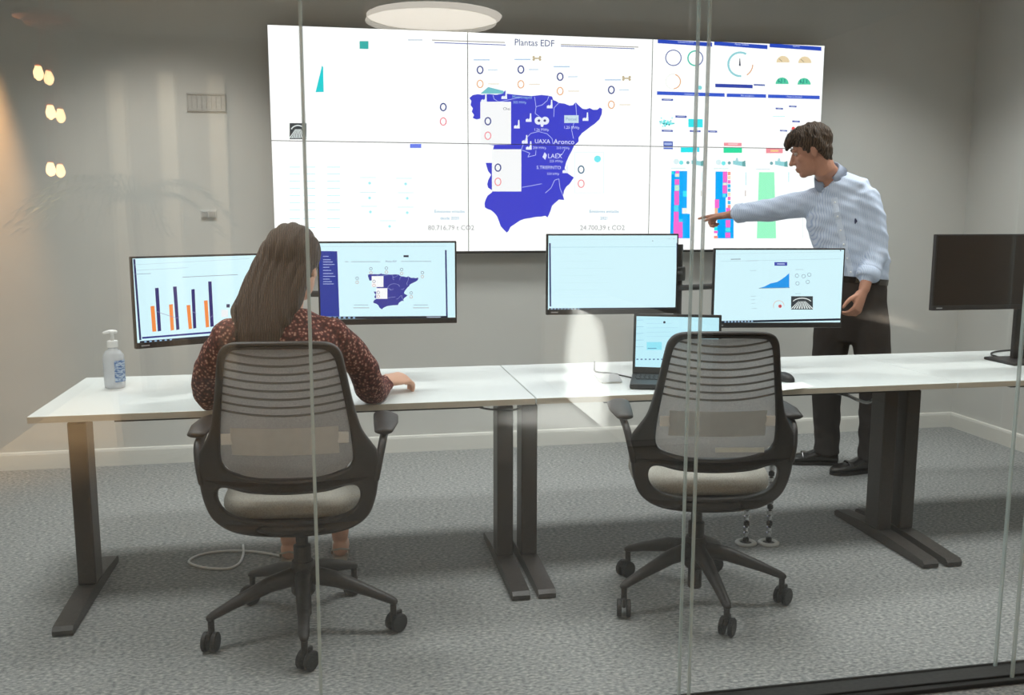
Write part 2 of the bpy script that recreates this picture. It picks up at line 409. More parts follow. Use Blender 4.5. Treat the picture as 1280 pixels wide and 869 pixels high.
# ------------------------------------------------------------------ screens: flat pictures made of thin coloured shapes
def clip_poly(poly, r):
    x0, y0, x1, y1 = r
    for ax, lim, sg_ in ((0, x0, 1), (0, x1, -1), (1, y0, 1), (1, y1, -1)):
        out = []
        for i in range(len(poly)):
            a, b = poly[i-1], poly[i]
            da, db = (a[ax]-lim)*sg_, (b[ax]-lim)*sg_
            if da >= 0: out.append(a) if False else None
            if (da >= 0) != (db >= 0):
                t = da/(da-db); out.append((a[0]+(b[0]-a[0])*t, a[1]+(b[1]-a[1])*t))
            if db >= 0: out.append(b)
        poly = out
        if len(poly) < 3: return []
    return poly
class Screen:
    """a display plane: O centre, U right, W up, n towards the viewer; pictures are given in photo pixels and projected on the plane"""
    def __init__(s, O, U, n):
        s.O, s.U, s.n, s.W = V(O), V(U).normalized(), V(n).normalized(), V((0, 0, 1))
        s.items = []; s.k = 1.0
    def uv(s, p):
        q = rayplane(p[0], p[1], s.O, s.n)-s.O
        return (q.dot(s.U), q.dot(s.W))
    def poly(s, pts, rgb, layer=1): s.items.append(([s.uv(p) for p in pts], rgb, layer))
    def rect(s, x0, y0, x1, y1, rgb, layer=1): s.poly([(x0, y0), (x1, y0), (x1, y1), (x0, y1)], rgb, layer)
    def ring(s, x, y, r, wd, rgb, a0=0, a1=360, layer=2, ry=None):
        n = max(6, int(28*(a1-a0)/360)); ry = ry or r
        for i in range(n):
            t0, t1 = math.radians(a0+(a1-a0)*i/n), math.radians(a0+(a1-a0)*(i+1)/n)
            P = lambda t, k: (x+(r-k)*math.cos(t), y-(ry-k)*math.sin(t))
            s.poly([P(t0, 0), P(t1, 0), P(t1, wd), P(t0, wd)], rgb, layer)
    def disc(s, x, y, r, rgb, a0=0, a1=360, layer=2):
        n = max(6, int(20*(a1-a0)/360))
        s.poly([(x+r*math.cos(math.radians(a0+(a1-a0)*i/n)), y-r*math.sin(math.radians(a0+(a1-a0)*i/n))) for i in range(n+(a1-a0 < 360))], rgb, layer)
    def line(s, pts, wd, rgb, layer=2):
        for a, b in zip(pts, pts[1:]):
            d = V((b[0]-a[0], b[1]-a[1])); d.normalize(); o = V((-d.y, d.x))*wd/2
            s.poly([(a[0]+o.x, a[1]+o.y), (b[0]+o.x, b[1]+o.y), (b[0]-o.x, b[1]-o.y), (a[0]-o.x, a[1]-o.y)], rgb, layer)
    def text(s, body, x, y, px, rgb, layer=3, sx=1.0):
        """centred at photo pixel x, y with capital height px"""
        u0, v0 = s.uv((x, y)); u1, v1 = s.uv((x, y-px)); k = abs(v1-v0)/.7
        for p in GLYPHS[body]:
            s.items.append(([(u0+q[0]*k*sx, v0+q[1]*k) for q in p], rgb, layer))
    def build(s, name, rect, parent, k=None, lift=.0006):
        """all shapes inside rect (u0, v0, u1, v1) as one flat picture"""
        k = k or s.k
        vs, fs, mi, cols = [], [], [], []
        for poly, rgb, layer in s.items:
            q = clip_poly(poly, rect)
            if len(q) < 3: continue
            if rgb not in cols: cols.append(rgb)
            base = len(vs)
            for u, v in q: vs.append(s.O+s.U*u+s.W*v+s.n*(.0006+lift*layer))
            if len(q) <= 4: tris = [tuple(range(len(q)))]
            else: tris = geometry.tessellate_polygon([[V((u, v, 0)) for u, v in q]])
            for t in tris: fs.append(tuple(base+i for i in t)); mi.append(cols.index(rgb))
        if not fs: return None
        me = bpy.data.meshes.new(name); me.from_pydata(vs, [], fs); me.polygons.foreach_set('material_index', mi)
        return obj(name, me, [emat(c, k) for c in cols], parent)

WHITE = (255, 255, 255)
NAVY, BLUE, BRIGHT = (26, 42, 128), (66, 70, 205), (30, 84, 214)
MAP = [(28, 135), (45, 120), (70, 115), (95, 118), (130, 114), (165, 118), (200, 112), (212, 95), (220, 112), (260, 117), (300, 121), (350, 125), (400, 119), (430, 122), (455, 127), (462, 146), (475, 150), (490, 160), (520, 164), (545, 174), (565, 171), (577, 156), (592, 172), (612, 190), (630, 193), (650, 187), (668, 196), (690, 195), (702, 184), (714, 192), (712, 217), (700, 245), (676, 268), (655, 282), (630, 302), (610, 316), (592, 340), (592, 360), (570, 380), (556, 410), (540, 440), (528, 468), (520, 498), (530, 520), (552, 536), (568, 546), (545, 580), (530, 592), (518, 612), (512, 640), (518, 662), (490, 660), (470, 678), (455, 692), (448, 715), (440, 735), (432, 752), (420, 744), (400, 748), (370, 750), (340, 756), (312, 760), (290, 768), (265, 785), (240, 802), (230, 822), (221, 831), (205, 815), (190, 798), (180, 770), (170, 745), (155, 728), (140, 715), (120, 708), (108, 700), (106, 680), (112, 660), (122, 640), (145, 622), (145, 612), (124, 598), (120, 580), (126, 558), (140, 532), (124, 512), (112, 470), (146, 470), (150, 400), (155, 380), (86, 370), (86, 240), (66, 246), (45, 238), (52, 222), (40, 205), (46, 188), (34, 172), (38, 150)]
LINES = [[(150, 120), (155, 140), (180, 155), (250, 140), (300, 128)], [(365, 130), (372, 180), (405, 170), (430, 148), (440, 122)], [(372, 182), (368, 215), (390, 230)], [(296, 402), (315, 350), (345, 318), (385, 308), (430, 320), (455, 345), (460, 372)], [(300, 404), (340, 420), (330, 440), (370, 430), (372, 405)], [(490, 160), (466, 185), (464, 232)], [(577, 158), (582, 225), (556, 300), (566, 345)], [(300, 597), (350, 588), (402, 578)], [(420, 626), (450, 600), (468, 560), (490, 552), (496, 600), (512, 640)], [(522, 400), (505, 430), (480, 420)]]
def draw_map(s, T, lw, detail=True, fill=BLUE):
    t = lambda p: T(*p)
    s.poly([t(p) for p in MAP], fill, 1)
    for l in LINES: s.line([t(p) for p in l], lw, (205, 215, 255), 2)
    s.poly([t(p) for p in ((84, 154), (243, 154), (243, 376), (84, 376))], (250, 250, 252), 3)
    s.poly([t(p) for p in ((144, 400), (296, 400), (296, 618), (144, 618))], (250, 250, 252), 3)
    for x, y in () if not detail else ((105, 148), (210, 130), (275, 282), (336, 248), (445, 178), (630, 243), (526, 513), (337, 392), (316, 360)):
        s.poly([t((x+a, y+b)) for a, b in ((-17, 10), (-17, -2), (-6, -8), (-6, -2), (3, -8), (5, -34), (11, -34), (13, 10))], (240, 244, 255), 2)

def tunnel(s, x0, y0, x1, y1, layer=2):
    """the little dark photograph with fanning bright strips"""
    s.rect(x0, y0, x1, y1, (60, 66, 70), layer)
    w_, h_ = x1-x0, y1-y0; cx = (x0+x1)/2
    for i in range(-4, 5):
        a = i/4.2
        s.poly([(cx+a*w_*.16-.25, y0+h_*.38), (cx+a*w_*.16+.25, y0+h_*.38), (cx+a*w_*.52+w_*.035, y1-h_*.06), (cx+a*w_*.52-w_*.035, y1-h_*.06)], (230, 238, 238), layer+1)
    s.ring(cx, y0+h_*.55, w_*.47, h_*.07, (225, 232, 232), 25, 155, layer+1, ry=h_*.44)

# ------------------------------------------------------------------ the video wall: 3 x 2 panels
VX, VW, VZ, VH, VY = -.3363, 3.3274, 2.4684, 1.2471, 5.42
vw = empty('video_wall', (VX+VW/2, YB, VZ-VH), label='large white video wall of six panels showing a blue map and charts', cat='video wall')
obj('mounting_frame', bx((VX+VW/2, (VY+.012+YB)/2, VZ-VH/2), (VW-.06, YB-VY-.012, VH-.06)), M_BLACK, vw)
sv = Screen((VX+VW/2, VY, VZ-VH/2), (1, 0, 0), (0, -1, 0))
Z1 = lambda x, y: (580+x/4.137, 90+y/4.137)
draw_map(sv, Z1, .55)
z = lambda pts: [Z1(*p) for p in pts]
NB_, PK, OR = (52, 66, 140), (244, 140, 150), (236, 172, 120)
def ringpair(x, y, y2, c2, c1=NB_, r=5.2): sv.ring(x, y, r*.82, 1.5, c1, layer=4, ry=r); sv.ring(x, y2, r*.82, 1.2, c2, layer=4, ry=r)
for x, y, y2 in ((600, 87.5, 105), (651, 87, 105.5), (700, 96, 114), (764, 112.5, 131)):
    ringpair(x, y, y2, OR)
    sv.rect(x+10, y-.6, x+22, y+.6, (206, 222, 240)); sv.rect(x+10, y2-.6, x+24, y2+.6, (240, 226, 212)); sv.rect(x-8, y-13.2, x+12, y-12, (170, 200, 232))
ringpair(*Z1(123, 255), Z1(0, 330)[1], PK); ringpair(*Z1(175, 495), Z1(0, 568)[1], PK); ringpair(*Z1(605, 505), Z1(0, 578)[1], PK, (70, 110, 140))
ringpair(554, 134, 152, (240, 120, 140))
sv.text('Chei', *Z1(220, 191), 3.4, (70, 70, 100), 4)
sv.disc(*Z1(690, 450), 4.2, (120, 236, 246))
for a, b in (((572, 415), (722, 415)), ((722, 415), (722, 625)), ((722, 625), (572, 625)), ((572, 625), (572, 415))): sv.line(z([a, b]), .4, (214, 236, 250))
sv.text('Plantas EDF', 668, 54, 8.2, (72, 84, 136), sx=.95)
for x0, y0, x1, y1, cc in ((540, 50.2, 631, 53.2, (150, 140, 130)), (543, 53.3, 632, 56.4, (44, 72, 172)), (701, 55.6, 798, 59, (150, 140, 130)), (701, 57.6, 793, 61, (60, 80, 160))): sv.line([(x0, y0), (x1, y1)], .9, cc)
for x, y in ((671, 73), (783, 98)):
    sv.rect(x-4, y-.9, x+4, y+.9, (206, 190, 160))
    for dx in (-4, 4): sv.disc(x+dx, y-1.5, 1.5, (196, 178, 146)); sv.disc(x+dx, y+1.5, 1.5, (196, 178, 146))
sv.poly(z([(85, 112), (125, 78), (205, 98), (205, 112)]), (120, 196, 206), 1)
# writing on the map
sv.text('Metronapol', *Z1(300, 131), 3.8, (150, 196, 226)); sv.text('305 MWp', *Z1(288, 158), 3, (170, 205, 235))
sv.text('Aronco', *Z1(517, 362), 6.2, (232, 236, 255)); sv.text('310 MWp', *Z1(512, 394), 3, (206, 212, 250))
sv.text('UAXA', *Z1(405, 360), 5.2, (232, 236, 255)); sv.text('208 MWp', *Z1(390, 393), 3, (206, 212, 250))
sv.text('LAEX', *Z1(470, 436), 5.6, (226, 230, 255)); sv.text('225 MWp', *Z1(476, 462), 3, (206, 212, 250))
sv.text('S.TREPINTO', *Z1(438, 495), 4.2, (220, 226, 255)); sv.text('330 kWp', *Z1(460, 527), 3, (206, 212, 250))
sv.text('1,26 MWp', *Z1(400, 299), 3.2, (220, 226, 255)); sv.text('1,25 MWp', *Z1(556, 288), 3.4, (220, 226, 255))
sv.poly(z([(417, 415), (405, 440), (420, 455), (428, 430)]), (226, 230, 255), 3)
for s_ in (-1, 1): sv.disc(*Z1(402+17*s_, 252), 5, (236, 240, 255), layer=3); sv.disc(*Z1(402+15*s_, 252), 1.6, (70, 70, 130), layer=4)
sv.poly(z([(392, 262), (415, 262), (408, 284), (398, 284)]), (236, 240, 255), 3)
sv.poly(z([(518, 224), (592, 224), (592, 264), (518, 264)]), (206, 226, 240), 3); sv.text('Pascual', *Z1(555, 244), 3.6, (130, 160, 200), 4)
# emission figures
for x, l2, l3 in ((562, 'desde 2020', '80.716,79 t CO2'), (755, '2021', '24.700,39 t CO2')):
    sv.text('Emisiones evitadas', x, 264.5, 3.6, (110, 170, 205)); sv.text(l2, x, 273, 3.6, (110, 170, 205)); sv.text(l3, x+2 if x < 700 else x-2, 285, 6.0, (160, 158, 164))
# left panels
sv.poly([(449.5, 51.5), (460.5, 51.5), (460.5, 61.3), (449.5, 61)], (58, 176, 170)); sv.poly([(402.6, 82), (404, 84), (404.6, 115), (394.5, 115.2)], (26, 206, 214))
tunnel(sv, 362, 154, 383, 174)
sv.rect(512.5, 180, 526.5, 185, (108, 130, 240))
sv.rect(510, 49.5, 528, 50.5, (180, 190, 210))
for i, y in enumerate((208.5, 217, 226, 235, 244, 253, 262, 273, 284)):
    for x0, x1 in ((362, 375), (379, 394), (409, 425)): sv.rect(x0, y, x1, y+.9, (206, 242, 250))
for x, y in ((462, 229), (507, 230), (462, 247.5), (509, 248), (463, 265), (509, 266), (487, 283)):
    sv.disc(x, y, 1.7, (170, 238, 246)); sv.rect(x-12, y-7.4, x+8, y-6.6, (214, 238, 246))
# right panels
Z7 = lambda x, y: (810+x/5.565, 40+y/5.565)
def q7(pts, c_, l=2): sv.poly([Z7(*p) for p in pts], c_, l)
for a, b_, t_, u0, u1 in ((67, 445, 52, 62, 12), (460, 830, 66, 80, 12), (845, 1205, 80, 92, 12)):
    q7([(a, t_), (b_, u0+12), (b_, u0+40), (a, t_+26)], (44, 76, 190))
for a, b_, t_, u0 in ((62, 532, 413, 427), (547, 820, 428, 434), (834, 1193, 435, 444)): q7([(a, t_), (b_, u0), (b_, u0+24), (a, t_+24)], (58, 92, 208))
for x, y, n_ in ((262, 72, 'Indicadores planta'), (652, 88, 'Plantas Globales'), (1030, 100, 'Alarmas'), (304, 434, 'Actividad plantas'), (690, 444, 'Mix energético'), (1018, 452, 'Potencia instalada')):
    sv.text(n_, *Z7(x, y), 2.1, (210, 222, 250), 4)
sv.ring(*Z7(176, 180), 10.2, 1.1, (66, 84, 160)); sv.ring(*Z7(328, 183), 10, 1.7, (70, 196, 176), 80, 285); sv.ring(*Z7(328, 183), 10, 1.2, (66, 84, 160), -75, 80)
sv.ring(*Z7(175, 345), 9.6, 1.2, (232, 172, 122), -85, 75); sv.ring(*Z7(175, 345), 9.6, .4, (226, 222, 216), 75, 275)
sv.ring(*Z7(640, 225), 16, 2.4, (150, 212, 220), 60, 275); sv.ring(*Z7(640, 225), 16.4, 1.2, (226, 160, 110), -58, -2)
q7([(636, 185), (640, 185), (644, 236), (632, 236)], (50, 56, 80))
q7([(467, 360), (727, 368), (727, 392), (467, 384)], (52, 72, 170)); q7([(735, 362), (812, 365), (812, 376), (735, 373)], (96, 112, 180))
for x, y, c_ in ((938, 212, (236, 214, 176)), (1090, 216, (236, 214, 176)), (932, 362, (84, 206, 168)), (1085, 366, (84, 206, 168))):
    sv.disc(*Z7(x, y), 8.2, c_, 0, 180); sv.line([Z7(x-28, y-26), Z7(x-6, y-6)], .6, (120, 116, 100) if c_[0] > 200 else (20, 90, 100), 3)
    if c_[0] < 100:
        for k in range(9): sv.disc(*Z7(x-26+k % 3*22, y-14-(k//3)*9), .7, (30, 130, 130), layer=3)
for x0, y0, x1, y1 in ((95, 464, 173, 477), (190, 581, 268, 596), (95, 680, 172, 693), (290, 683, 365, 695), (418, 685, 480, 698), (887, 527, 938, 538), (980, 512, 1032, 523), (1003, 616, 1055, 628), (917, 681, 967, 691)):
    q7([(x0, y0), (x1, y0+2), (x1, y1+2), (x0, y1)], (70, 90, 176)); sv.rect(*Z7(x0+12, y0+5), *Z7(x1-12, y0+9), (190, 200, 232), 3)
q7([(280, 605), (380, 607), (380, 664), (280, 662)], (60, 232, 240))
for k in range(60):
    x, y = random.gauss(130, 20), random.gauss(632, 13); sv.disc(*Z7(x, y), .9, random.choice(((90, 232, 236), (150, 244, 246), (60, 210, 216))))
for x, y in ((110, 638), (128, 642), (146, 646)): sv.disc(*Z7(x, y), .8, (30, 90, 90), layer=3)
q7([(107, 760), (172, 762), (172, 800), (107, 798)], (58, 84, 180)); q7([(107, 803), (172, 804), (172, 816), (107, 815)], (90, 116, 206)); sv.rect(*Z7(112, 770), *Z7(166, 788), (170, 186, 232), 3)
q7([(527, 770), (650, 772), (650, 795), (527, 793)], (246, 152, 164)); sv.rect(*Z7(556, 776), *Z7(624, 786), (250, 206, 212), 3)
sv.disc(*Z7(1010, 672), 2.2, (240, 80, 80)); sv.disc(*Z7(1000, 690), 2, (150, 160, 170)); sv.rect(*Z7(868, 586), *Z7(952, 590), (190, 240, 244)); sv.disc(*Z7(360, 388), 2.6, (130, 220, 226))
Z6 = lambda x, y: (810+x/4.827, 130+y/4.827)
def q6(pts, c_, l=2): sv.poly([Z6(*p) for p in pts], c_, l)
def r6(x0, y0, x1, y1, c_, l=3): q6([(x0, y0), (x1, y0), (x1, y1), (x0, y1)], c_, l)
CY, SKY, MAG, MINT = (40, 232, 242), (0, 172, 255), (250, 110, 214), (160, 252, 204)
r6(197, 262, 289, 292, CY); r6(294, 263, 309, 290, (80, 222, 244)); r6(455, 262, 566, 295, (52, 226, 164)); r6(711, 267, 812, 297, (246, 148, 160)); r6(738, 278, 786, 288, (252, 214, 150), 4)
for x, y in ((262, 354), (512, 356), (766, 358)):
    q6([(x, y-14), (x+60, y-8), (x+74, y-14), (x+76, y+22), (x+60, y+20), (x, y+8)], (150, 214, 220)); q6([(x+56, y-8), (x+74, y-14), (x+76, y+22), (x+56, y+20)], (106, 168, 170), 3); q6([(x+20, y-30), (x+28, y-30), (x+34, y-8), (x+14, y-12)], (180, 220, 226)); sv.disc(*Z6(x-22, y), 2, (120, 170, 176))
for x, y in ((200, 354), (455, 358)): sv.disc(*Z6(x, y), 2.6, (120, 236, 240)); sv.disc(*Z6(x-30, y-6), 3.4, (226, 244, 248))
for x0, x1, y in ((138, 228, 386), (395, 485, 389), (650, 735, 392)): r6(x0, y, x1, y+3, (190, 226, 232))
q6([(141, 405), (236, 405), (233, 662), (252, 664), (252, 811), (133, 811)], SKY)
for x0, y0, x1, y1, c_ in ((166, 404, 188, 420, MAG), (162, 420, 188, 440, (236, 236, 214)), (160, 454, 188, 487, MAG), (160, 490, 188, 524, (200, 240, 214)), (158, 526, 187, 610, MAG), (156, 612, 184, 648, (90, 220, 244)), (155, 650, 184, 712, MAG), (153, 712, 208, 808, MAG), (186, 694, 208, 712, (60, 210, 250)), (210, 524, 234, 560, (60, 230, 250)), (205, 628, 234, 662, (246, 246, 240)), (141, 408, 156, 424, CY)): r6(x0, y0, x1, y1, c_)
q6([(407, 408), (478, 408), (478, 560), (468, 566), (468, 660), (516, 664), (516, 811), (417, 811), (417, 640), (405, 636)], SKY)
for x0, y0, x1, y1, c_ in ((451, 408, 477, 474, MAG), (449, 490, 476, 540, MAG), (450, 476, 476, 490, (240, 240, 220)), (449, 542, 468, 562, (90, 230, 246)), (402, 576, 428, 628, MAG), (402, 628, 420, 662, (246, 190, 150)), (470, 626, 496, 664, MAG), (468, 700, 496, 745, MAG), (466, 748, 496, 770, (80, 236, 246)), (466, 776, 496, 808, MAG), (398, 742, 418, 764, CY), (397, 766, 420, 780, MAG), (397, 796, 420, 811, (250, 150, 130))): r6(x0, y0, x1, y1, c_)
for i in range(9):
    y = 410+i*25; r6(480, y, 497, y+20, ((252, 160, 140), (250, 226, 190), (248, 120, 200), (60, 190, 246))[(i*5) % 4 if i != 4 else 3])
q6([(669, 412), (761, 412), (772, 811), (656, 811)], MINT)
for x, y0, y1, c_ in ((590, 412, 490, (176, 232, 240)), (848, 412, 470, (176, 232, 240)), (587, 522, 556, (190, 160, 160)), (321, 522, 556, (206, 190, 180)), (324, 410, 470, (214, 240, 246))): r6(x-2, y0, x+2, y1, c_)
r6(930, 640, 934, 812, (236, 240, 244))
PW, PH = VW/3, VH/2
for j in range(2):
    for i in range(3):
        u0, v0 = -VW/2+i*PW, -VH/2+(1-j)*PH
        pn = obj('display_panel', bx((VX+(i+.5)*PW, VY+.006, VZ-(j+.5)*PH), (PW-.001, .012, PH-.001), .0006, seg=1), M_BLACK, vw)
        obj('screen', bx((VX+(i+.5)*PW, VY-.0002, VZ-(j+.5)*PH), (PW-.0036, .0008, PH-.0036)), emat(WHITE, 1.3), pn)
        sv.build('screen_picture', (u0+.0018, v0+.0018, u0+PW-.0018, v0+PH-.0018), pn, k=1.25)
ed = NB(); box(ed, (VX+VW/2, VY+.03, VZ-VH-.006), (VW+.004, .06, .012)); obj('lower_trim', ed, M_BLACK, vw)

# ------------------------------------------------------------------ monitors
def monitor(lx, ty, by, yl, rx, yr, label, screen_rgb, draw=None, stand=False, k=1.25):
    """left edge pixel lx at depth yl, right edge pixel rx at depth yr, top/bottom pixels ty/by on the left edge"""
    a, b = at(lx, ty, yl), at(rx, ty, yr); bt = at(lx, by, yl)
    U = V((b.x-a.x, b.y-a.y, 0)); wd = U.length; U.normalize(); n = V((U.y, -U.x, 0)); h = a.z-bt.z
    C = V(((a.x+b.x)/2, (a.y+b.y)/2, (a.z+bt.z)/2))
    t = empty('monitor', (C.x, C.y, H if stand else bt.z), label=label, cat='monitor', group='flat monitors on the desks')
    Wb = -n
    bz, ch = .007, .024
    obj('casing', bx(C-n*.012, (wd, .024, h), .003, U=U, W=n), M_PLAST, t)
    obj('rear_housing', bx(C-n*.036, (wd*.5, .026, h*.55), .008, U=U, W=n), M_PLAST, t)
    cz = C+V((0, 0, (ch-bz)/2)); sw_, sh_ = wd-2*bz, h-bz-ch
    sc = obj('screen', bx(cz+n*.0006, (sw_, .0012, sh_), 0, U=U, W=n), emat(screen_rgb, k) if screen_rgb else M_DARKSCREEN, t)
    obj('chin', bx(C+V((0, 0, -h/2+ch/2))+n*.002, (wd-.002, .005, ch-.003), .001, U=U, W=n, seg=1), M_PLAST, t)
    obj('maker_mark', bx(C+V((0, 0, -h/2+ch/2))+U*(-wd/2+.035)+n*.0048, (.03, .0008, .005), 0, U=U, W=n), mat('mark_grey', (168, 168, 168), .5), t)
    if draw:
        s = Screen(cz+n*.0013, U, n); draw(s)
        s.build('screen_picture', (-sw_/2, -sh_/2, sw_/2, sh_/2), sc, k=k, lift=.0005)
    if stand:
        base = C-n*.075
        obj('stand_column', bx((base.x, base.y, (H+C.z)/2+.01), (.06, .03, C.z-H+.02), .006, U=U, W=n), M_PLAST, t)
        obj('stand_hinge', bx(C-n*.055, (.07, .03, .07), .005, U=U, W=n), M_PLAST, t)
        obj('stand_base', bx(V((base.x, base.y, H+.007))+n*.03, (.25, .21, .014), .006, U=U, W=n), M_PLAST, t)
    return t, C, n, U
P6 = lambda x, y: (150+x/2.844, 260+y/2.844)
P7 = lambda x, y: (670+x/3.122, 280+y/3.122)
SC = (214, 246, 255)
def d1(s):
    OG, NV = (242, 140, 70), (40, 40, 110)
    for c_, pts in ((OG, ((108, 350), (122, 348), (129, 439), (115, 440))), (NV, ((124, 285), (137, 284), (146, 437), (134, 439))), (OG, ((174, 344), (187, 342), (192, 434), (180, 436))), (NV, ((188, 280), (201, 279), (211, 432), (200, 434))), (OG, ((236, 346), (249, 345), (256, 429), (244, 431))), (NV, ((253, 290), (265, 288), (271, 427), (260, 429))), (OG, ((298, 330), (311, 328), (317, 423), (305, 425))), (NV, ((313, 262), (325, 261), (333, 421), (321, 423)))):
        s.poly([P6(*p) for p in pts], c_)
    s.line([P6(130, 368), P6(146, 374), P6(202, 392), P6(211, 386)], .5, (150, 150, 190), 3); s.line([P6(256, 368), P6(272, 376)], .5, (150, 150, 190), 3); s.line([P6(318, 392), P6(332, 380)], .5, (150, 150, 190), 3)
    s.line([P6(222, 246), P6(418, 237)], .7, (140, 160, 176)); s.line([P6(60, 222), P6(240, 212)], .5, (180, 210, 222)); s.line([P6(50, 202), P6(460, 180)], .5, (190, 220, 230)); s.line([P6(50, 236), P6(110, 233)], .6, (140, 170, 190))
    s.line([P6(78, 462), P6(480, 430)], 2.2, (40, 48, 130)); s.line([P6(50, 182), P6(72, 470)], 2.6, (30, 42, 96))
    s.line([P6(70, 478), P6(480, 446)], 3.4, (34, 40, 56), 3)
    for i in range(6): s.line([P6(86+i*18, 476-i*1.5), P6(94+i*18, 475.4-i*1.5)], 1.6, (150, 190, 226), 4)
    s.rect(*P6(378, 342), *P6(390, 354), (40, 44, 90)); s.rect(*P6(360, 362), *P6(384, 388), (236, 240, 244))
def d2(s):
    s.poly([P6(690, 153), P6(772, 154), P6(780, 386), P6(690, 386)], (38, 58, 150))
    for i, y in enumerate((172, 184, 192, 201, 211, 222, 233, 243, 253, 262, 270)): s.line([P6(722, y), P6(742+(i*7) % 26, y)], .7, (190, 204, 240), 2)
    T = lambda x, y: P6(880+(x-28)*180/684, 232+(y-95)*128/735)
    draw_map(s, T, .25, False, (58, 62, 150))
    for x0, x1, y in ((822, 925, 191), (1000, 1106, 190), (800, 812, 191)): s.line([P6(x0, y), P6(x1, y)], .6, (130, 150, 170))
    s.text('Plantas EDF', *P6(964, 190), 2, (90, 100, 150), 3); s.rect(*P6(1008, 168), *P6(1026, 175), (40, 40, 60))
    for x, y in ((843, 250), (892, 216), (947, 214), (1001, 219), (1075, 230), (903, 261), (918, 300), (1035, 302)):
        s.ring(*P6(x, y), 1.9, .5, (96, 104, 140), layer=4); s.ring(*P6(x, y+14), 1.9, .5, (196, 150, 140), layer=4)
    for x in (856, 1068): s.line([P6(x-24, 345), P6(x+26, 345)], .7, (150, 180, 200)); s.line([P6(x-26, 355), P6(x+30, 355)], .9, (176, 186, 196))
    s.line([P6(700, 120), P6(1160, 118)], 1, (150, 200, 226)); s.line([P6(700, 137), P6(1160, 136)], .5, (190, 220, 232)); s.line([P6(1158, 150), P6(1162, 384)], 2, (40, 52, 110))
    s.line([P6(690, 391), P6(1165, 388)], 3, (30, 36, 52), 3)
    for i in range(7): s.rect(*P6(726+i*17, 387), *P6(734+i*17, 393), (140, 176, 216), 4)
    s.rect(*P6(1090, 386), *P6(1140, 390), (160, 170, 190), 4)
def d3(s):
    s.line([P7(56, 91), P7(552, 89)], .5, (170, 214, 226)); s.line([P7(60, 60), P7(552, 58)], .5, (205, 236, 244)); s.line([P7(54, 75), P7(56, 322)], 2, (46, 60, 110)); s.line([P7(551, 75), P7(550, 322)], 2, (46, 60, 110))
    for i in range(7): s.line([P7(80, 118+i*28), P7(200+(i*53) % 120, 117+i*28)], .4, (206, 240, 246))
    s.line([P7(50, 333), P7(556, 329)], 2.6, (36, 44, 60), 3)
    for i in range(9): s.rect(*P7(58+i*13, 329), *P7(65+i*13, 335), (150, 180, 210), 4)
    for x in (455, 520, 538): s.disc(*P7(x, 66 if x < 500 else 58), .5, (60, 80, 100))
def d4(s):
    s.poly([P7(872, 250), P7(892, 244), P7(915, 232), P7(940, 227), P7(958, 216), P7(972, 206), P7(988, 192), P7(988, 248)], (40, 152, 236)); s.line([P7(870, 251), P7(990, 249)], .5, (60, 90, 120))
    s.rect(*P7(930, 149), *P7(980, 163), (66, 78, 170)); s.rect(*P7(940, 154), *P7(970, 158), (190, 200, 236), 3)
    tunnel(s, *P7(995, 282), *P7(1080, 334))
    s.ring(*P7(947, 320), 7, .7, (222, 190, 180), 0, 200); s.disc(*P7(952, 321), 2.2, (226, 110, 110)); s.disc(*P7(952, 321), .9, (110, 60, 70), layer=3)
    s.line([P7(760, 138), P7(798, 137)], 1.1, (150, 170, 180)); s.line([P7(720, 146), P7(1190, 136)], .4, (180, 214, 224)); s.line([P7(704, 118), P7(1200, 108)], .5, (200, 230, 238))
    s.line([P7(820, 144), P7(866, 143)], .6, (170, 190, 200))
    for x, y, w_ in ((1012, 178, 30), (836, 182, 24), (838, 282, 20), (840, 296, 14), (840, 310, 14), (842, 330, 18), (1010, 272, 24)): s.line([P7(x, y), P7(x+w_, y-.5)], .5, (170, 200, 210))
    for x, y in ((1018, 202), (1044, 204), (1066, 198), (1020, 232), (1060, 226)): s.ring(*P7(x, y), 2.4, .5, (120, 150, 170))
    s.line([P7(700, 383), P7(1205, 372)], 2.6, (30, 38, 54), 3)
    for i in range(9): s.rect(*P7(735+i*13, 379-i*.28), *P7(742+i*13, 385-i*.28), (150, 180, 210), 4)
    s.rect(*P7(1186, 102), *P7(1190, 106), (60, 60, 90))
m1 = monitor(163, 321, 437, 3.63, 345, 3.875, 'left monitor showing orange and navy bars, beside the sanitiser bottle', SC, d1)
m2 = monitor(396, 302, 407, 3.78, 570.5, 3.76, 'monitor showing a small blue map, right of the woman', SC, d2)
m3_ = monitor(683.5, 292.5, 394, 3.84, 848.5, 3.80, 'monitor showing a blank pale page, above the laptop', SC, d3)
m4 = monitor(893, 310.5, 410, 3.86, 1057, 3.77, 'monitor with a blue area chart and small photograph, before the standing man', SC, d4)
m5 = monitor(1171, 293, 388.5, 3.80, 1420, 3.80, 'switched-off dark monitor on a stand at the far right', None, None, stand=True)

